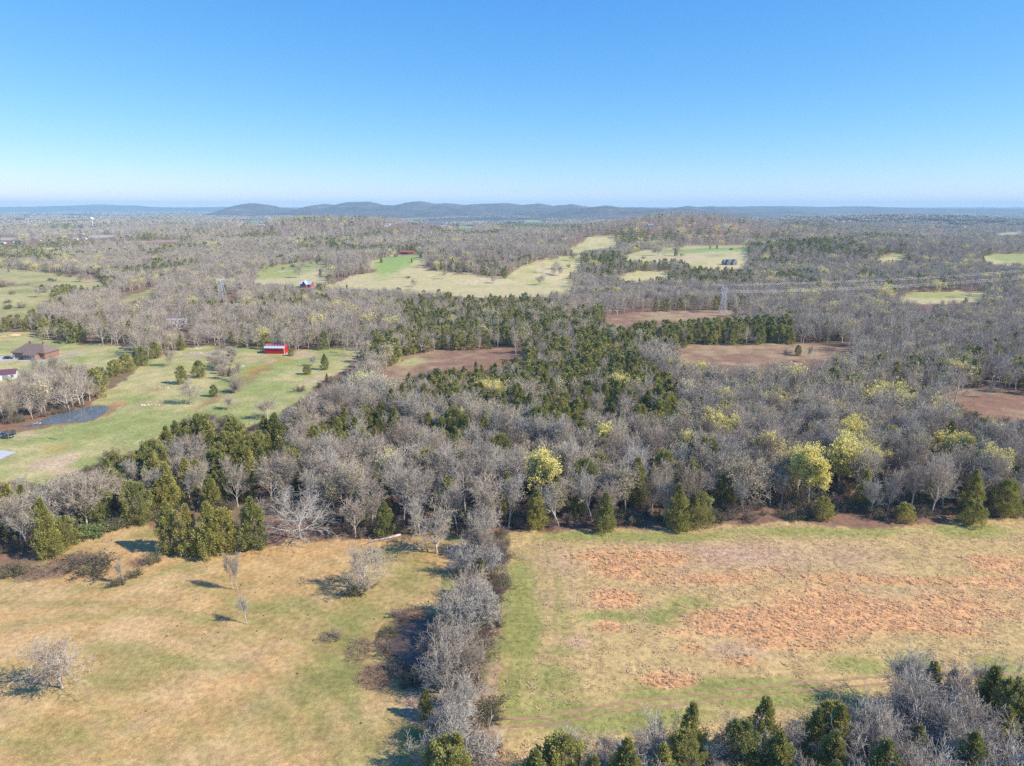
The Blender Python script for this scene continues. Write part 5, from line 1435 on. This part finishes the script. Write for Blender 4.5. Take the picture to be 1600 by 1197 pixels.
o = thing('house', 'small red house with a pale blue-white roof and front gable among bare trees', 'house', base(477, 449), R(-12))
MB().gable_wall(-6, 6, 0, 8, 0, 3.4, 6).build('wall', M['red_dull'], o); gable_roof(o, -6, 6, 0, 8, 3.4, 6, M['blue_metal'], .5)
wg = MB().poly([(-2.4, -2.6, 0), (2.4, -2.6, 0), (2.4, -.002, 0), (-2.4, -.002, 0), (-2.4, -2.6, 3.4), (2.4, -2.6, 3.4), (2.4, -.002, 3.4), (-2.4, -.002, 3.4), (0, -2.6, 6.6), (0, -.002, 6.6)],
               [(0, 1, 5, 8, 4), (1, 2, 6, 5), (2, 3, 7, 9, 6), (3, 0, 4, 7), (4, 8, 9, 7), (5, 6, 9, 8)]).build('front_gable', M['red_dull'], o)
MB().slab((-3.0, -3.0, 2.9), (0, -3.0, 6.85), (0, 3.5, 6.85), (-3.0, 3.5, 2.9), .1).slab((0, -3.0, 6.85), (3.0, -3.0, 2.9), (3.0, 3.5, 2.9), (0, 3.5, 6.85), .1).build('gable_roof', M['blue_metal'], o)
windows(o, (-1.2, 1.2), -2.6); windows(o, (-4.4, 4.4), 0); MB().box(3.0, 3.9, -.06, -.002, 0, 2.1).build('door', M['dark'], o)

o = thing('house', 'long low house with a red roof on the far green rise', 'house', base(636, 397), R(-5))
MB().gable_wall(-12, 12, 0, 9, 0, 3.2, 5.6).build('wall', M['red_dull'], o); gable_roof(o, -12, 12, 0, 9, 3.2, 5.6, M['red_dull'], .6)
MB().gable_wall(2, 13, -5, -.002, 0, 3.4, 5.2).build('front_wing', M['red_dull'], o); MB().box(-10, 0, -.08, -.002, .4, 2.6).build('veranda_opening', M['dark'], o)
windows(o, (4, 7, 10), -5); 
o = thing('house', 'grey house with steep dark gables beside the right hill field', 'house', base(1142, 414), R(10))
MB().gable_wall(-9, 9, 0, 9, 0, 3.4, 7.4).build('wall', M['grey_wall'], o); gable_roof(o, -9, 9, 0, 9, 3.4, 7.4, M['slate_roof'], .5)
for x in (-5, 4):
    MB().poly([(x - 2.5, -3, 0), (x + 2.5, -3, 0), (x + 2.5, -.002, 0), (x - 2.5, -.002, 0), (x - 2.5, -3, 3.4), (x + 2.5, -3, 3.4), (x + 2.5, 3, 3.4), (x - 2.5, 3, 3.4), (x, -3, 7.2), (x, 4, 7.2)],
              [(0, 1, 5, 8, 4), (1, 2, 6, 5), (3, 0, 4, 7), (4, 8, 9, 7), (5, 6, 9, 8)]).build('front_gable', M['slate_roof' if x < 0 else 'grey_wall'], o)
    windows(o, (x - 1, x + 1), -3)
MB().box(-.6, .6, -.06, -.002, 0, 2.2).build('door', M['dark'], o)

# vehicles
def car(label, paint, loc, rz, kind='car'):
    o = thing('parked_car', label, 'car', loc, rz)
    L2, W2 = 2.3, .92
    prof = [(-L2, .35), (-L2, .85), (-L2 + .15, 1.0), (-1.1, 1.05), (1.15, 1.02), (2.1, .88), (L2, .7), (L2, .35)]
    b = MB(); n = len(prof)
    b.poly([(x, -W2, z) for x, z in prof] + [(x, W2, z) for x, z in prof], [tuple(range(n - 1, -1, -1))[::-1], tuple(range(2 * n - 1, n - 1, -1))] + [(i, i + n, (i + 1) % n + n, (i + 1) % n) for i in range(n)]).build('body', paint, o)
    c = [(-1.9, 1.0), (-1.5, 1.52), (-.1, 1.58), (.45, 1.52), (1.2, 1.0)]; m = len(c)
    cb = MB().poly([(x, -.82 + (.1 if z > 1.2 else 0), z) for x, z in c] + [(x, .82 - (.1 if z > 1.2 else 0), z) for x, z in c], [tuple(range(m)), tuple(range(2 * m - 1, m - 1, -1))] + [(i, i + m, (i + 1) % m + m, (i + 1) % m) for i in range(m)]).build('cabin', M['glass'], o)
    MB().box(-1.5, .42, -.74, .74, 1.57, 1.63).build('roof_panel', paint, o)
    for x in (-1.4, 1.45):
        for y in (-.88, .88):
            w = MB().tube([(x, y - .1, .33), (x, y + .1, .33)], .33, 14).build('wheel', M['tyre'], o)
            MB().tube([(x, y - .115, .33), (x, y + .115, .33)], .19, 10).build('rim', M['steel'], w)
    for y in (-.6, .6): MB().box(L2 - .02, L2 + .03, y - .2, y + .2, .62, .76).build('headlight', M['white_paint'], o)
car('black car parked on the gravel at the left of the brown house', M['black_paint'], base(13, 561), R(4))
car('pale blue car at the left edge beside the trampoline', M['blue_paint'], base(0, 683), R(28))
car('silver car parked by bare trees on the green above the red gabled house', M['silver_paint'], base(404, 434), R(20))
car('white car parked by the long white mobile home', M['white_paint'], base(290, 507), R(70))

o = thing('trampoline', 'round trampoline with dark enclosure net on the lawn at the left edge', 'trampoline', base(15, 684))
rad = 2.0
MB().tube([(math.cos(a) * rad, math.sin(a) * rad, .85) for a in np.linspace(0, 6.2832, 25)], .06, 6, False).build('rim', M['steel'], o)
MB().tube([(0, 0, .80), (0, 0, .84)], rad - .1, 24).build('jumping_mat', M['dark'], o)
for k in range(6):
    a = k * 1.0472; c_, s_ = math.cos(a) * rad, math.sin(a) * rad
    MB().tube([(c_, s_, 0), (c_, s_, 2.4)], .04, 6).build('pole', M['steel'], o)
nt = MB()
for k in range(48):
    a = k * 6.2832 / 48; nt.tube([(math.cos(a) * rad, math.sin(a) * rad, .9), (math.cos(a) * rad, math.sin(a) * rad, 2.3)], .05, 3, False)
for z in np.linspace(1.0, 2.3, 7): nt.tube([(math.cos(a) * rad, math.sin(a) * rad, z) for a in np.linspace(0, 6.2832, 25)], .04, 3, False)
tag(nt.build('net', M['net'], o), kind='stuff')
tag(sheet('concrete_pad', [(-60, 702), (0, 704), (27, 707), (12, 713), (0, 719), (-60, 742)], M['concrete'], max(float(height(*at(px, py))) for px, py in ((0, 704), (27, 707), (0, 719), (-60, 742), (-60, 702))) + .06), kind='structure')

# fallen log
x0, y0, z0 = at3(575, 851); x1, y1, z1 = at3(626, 837)
o = thing('fallen_log', 'long pale fallen log lying at the wood edge beside a cedar', 'log', (x0, y0, z0))
v = (x1 - x0, y1 - y0, z1 - z0)
MB().tube([(0, 0, .25), (v[0] * .3, v[1] * .3 + .2, .3), (v[0] * .65, v[1] * .65, .28), (v[0], v[1], .35)], [.12, .2, .27, .32], 8).build('trunk', M['pale_bark'], o, smooth=True)
for t, dx, dy, dz in ((.15, -1.2, .8, .9), (.3, -.6, -1.0, .7), (.5, -.4, .9, 1.0)): MB().tube([(v[0] * t, v[1] * t, .3), (v[0] * t + dx, v[1] * t + dy, .3 + dz)], [.09, .03], 6).build('branch_stub', M['pale_bark'], o)

# transmission towers and cables
TOW = [(-262.0, 618.0), (168.0, 541.0), (580.0, 680.0)]
DIRS = []
for i in range(3):
    a = np.array(TOW[max(0, i - 1)]); b = np.array(TOW[min(2, i + 1)]); d = (b - a) / np.linalg.norm(b - a); DIRS.append(d)
def tower(i, label):
    x, y = TOW[i]; z = float(height(x, y)); d = DIRS[i]
    o = thing('transmission_tower', label, 'pylon', (x, y, z - .1), math.atan2(d[1], d[0]) + math.pi / 2, 'steel transmission towers')
    # local x runs along the cross-arm
    lv = [(0, 3.1), (5, 2.55), (10, 2.0), (15.5, 1.5)]
    legs = {}
    for sx in (-1, 1):
        for sy in (-1, 1):
            MB().tube([(sx * w, sy * w * .8, h) for h, w in lv] + [(sx * 1.5, sy * .5, 19.0)], .17, 5).build('leg', M['steel'], o)
    def bar(name, a, b, r=.10): MB().tube([a, b], r, 4).build(name, M['steel'], o)
    for (h0, w0), (h1, w1) in zip(lv[:-1], lv[1:]):
        for s in (-1, 1):
            bar('brace', (-w0, s * w0 * .8, h0), (w1, s * w1 * .8, h1)); bar('brace', (w0, s * w0 * .8, h0), (-w1, s * w1 * .8, h1))
            bar('brace', (s * w0, -w0 * .8, h0), (s * w1, w1 * .8, h1)); bar('brace', (s * w0, w0 * .8, h0), (s * w1, -w1 * .8, h1))
            bar('strut', (-w1, s * w1 * .8, h1), (w1, s * w1 * .8, h1)); bar('strut', (s * w1, -w1 * .8, h1), (s * w1, w1 * .8, h1))
    for s in (-1, 1):
        bar('cross_arm', (-7, s * .45, 19.0), (7, s * .45, 19.0), .15)
        bar('cross_arm', (-6.6, s * .45, 20.0), (6.6, s * .45, 20.0), .11)
    for k in range(12):
        x0_ = -6.6 + k * 1.1; bar('strut', (x0_, -.45, 19.0 if k % 2 else 20.0), (x0_ + 1.1, -.45, 20.0 if k % 2 else 19.0), .08)
    for s in (-1, 1):
        bar('peak', (s * 3.2, -.4, 20.0), (s * 4.0, 0, 22.3), .12); bar('peak', (s * 4.8, .4, 20.0), (s * 4.0, 0, 22.3), .12)
    for xx in (-6.4, 0, 6.4):
        ins = MB(); zs = np.linspace(18.9, 16.9, 13); ins.tube([(xx, 0, q) for q in zs], [.16 if k % 2 else .07 for k in range(13)], 8).build('insulator', M['white_paint'], o)
    return o
tower(1, 'grey lattice pylon standing in the brown cleared strip'); tower(0, 'pale lattice pylon with a wide cross-arm rising from the left grey wood')
tower(2, 'lattice pylon beyond the right edge carrying the cables onward')
def cable(i, xx, z0, sag, label, grp):
    P = []
    A, B = TOW[i], TOW[i + 1]
    def end(k):
        d = DIRS[k]; nrm = np.array([-d[1], d[0]])
        return np.array([TOW[k][0] + nrm[0] * xx, TOW[k][1] + nrm[1] * xx, float(height(*TOW[k])) + z0])
    a, b = end(i), end(i + 1)
    for t in np.linspace(0, 1, 40):
        p = a + (b - a) * t; p[2] -= sag * 4 * t * (1 - t); P.append(tuple(p))
    o = MB().tube(P, .045, 5).build('power_cable', M['wire'], None, None, True)
    tag(o, label, 'cable', grp)
for i, side in ((0, 'between the left pylon and the middle pylon'), (1, 'from the middle pylon to the right edge')):
    for xx, nm in ((-6.4, 'far'), (0, 'middle'), (6.4, 'near')): cable(i, xx, 16.7, 5.5 if i == 0 else 4.5, f'{nm} low power cable {side}', 'power cables')
    for xx, nm in ((-4, 'far'), (4, 'near')): cable(i, xx, 22.1, 4.5 if i == 0 else 3.5, f'{nm} high ground wire {side}', 'ground wires')

# distant town
M['warm_white'] = mat('cream_wall', (.72, .68, .6), rough=.7); M['tin'] = mat('tin_roof', (.6, .61, .63), rough=.45, metal=.2)
for k, (px, py, w, h, c1, c2, lab) in enumerate(TOWN):
    x, y = at(px, py); z = float(height(x, y)); dpx = y * CP / FPX
    W, H, D = w * dpx / 2, max(4.0, h * dpx), max(7.0, w * dpx * .35)
    o = thing('distant_building', lab, 'building', (x, y, z - .3), R((k * 37) % 24 - 12), 'buildings of the distant town')
    MB().gable_wall(-W, W, 0, D, 0, H * .75, H).build('wall', M[c1], o); gable_roof(o, -W, W, 0, D, H * .75, H, M[c2], .5, .25)
    for q in range(3): MB().box(-W * .7 + q * W * .6, -W * .7 + q * W * .6 + W * .25, -.12, -.002, H * .15, H * .55).build('door' if q == 1 else 'window', M['glass'], o)
x, y = at(145, 353); z = float(height(x, y))
o = thing('water_tower', 'white water tower standing above the distant town', 'water tower', (x, y, z))
hh = 34.0
MB().tube([(0, 0, 0), (0, 0, hh * .7)], [2.6, 2.0], 12).build('stem', M['white_paint'], o)
MB().tube([(0, 0, hh * .62), (0, 0, hh * .72), (0, 0, hh * .86), (0, 0, hh * .96), (0, 0, hh)], [2.2, 7.5, 8.5, 5.5, .8], 18).build('tank', M['white_paint'], o, smooth=True)

# ------------------------------------------------------------------ haze
hz = MB().box(-17500, 17500, -16500, 17500, -140, 230)
hm = bpy.data.materials.new('haze'); hm.use_nodes = True
n, l = hm.node_tree.nodes, hm.node_tree.links
n.remove(n['Principled BSDF'])
pv = n.new('ShaderNodeVolumePrincipled')
pv.inputs['Color'].default_value = (.50, .80, 1.0, 1)
pv.inputs['Density'].default_value = 9.5e-5
pv.inputs['Anisotropy'].default_value = 0.0
l.new(pv.outputs[0], n['Material Output'].inputs['Volume'])
tag(hz.build('haze', hm), 'thin blue haze softening the far plain and hills', 'haze', kind='stuff')

# ------------------------------------------------------------------ look-alikes told apart by their order
ORD = ['leftmost', 'second', 'third', 'fourth', 'fifth', 'sixth', 'seventh', 'eighth', 'ninth', 'tenth', 'eleventh', 'twelfth', 'thirteenth', 'fourteenth', 'fifteenth', 'sixteenth', 'seventeenth', 'eighteenth', 'nineteenth', 'twentieth', 'twenty-first', 'twenty-second', 'twenty-third', 'twenty-fourth', 'twenty-fifth', 'twenty-sixth']
same = {}
for o in COL.objects:
    if o.parent is None and 'label' in o and o.get('kind') is None:
        same.setdefault(o['label'], []).append(o)
for lab, lst in same.items():
    if 1 < len(lst) <= len(ORD):
        lst.sort(key=lambda o: float(project(o.location.x, o.location.y, o.location.z)[0]))
        for k, o in enumerate(lst):
            how = ORD[0] if k == 0 else 'rightmost' if k == len(lst) - 1 else ORD[k] + ' from left'
            if len((lab + ' ' + how).split()) <= 16: o['label'] = lab + ', ' + how
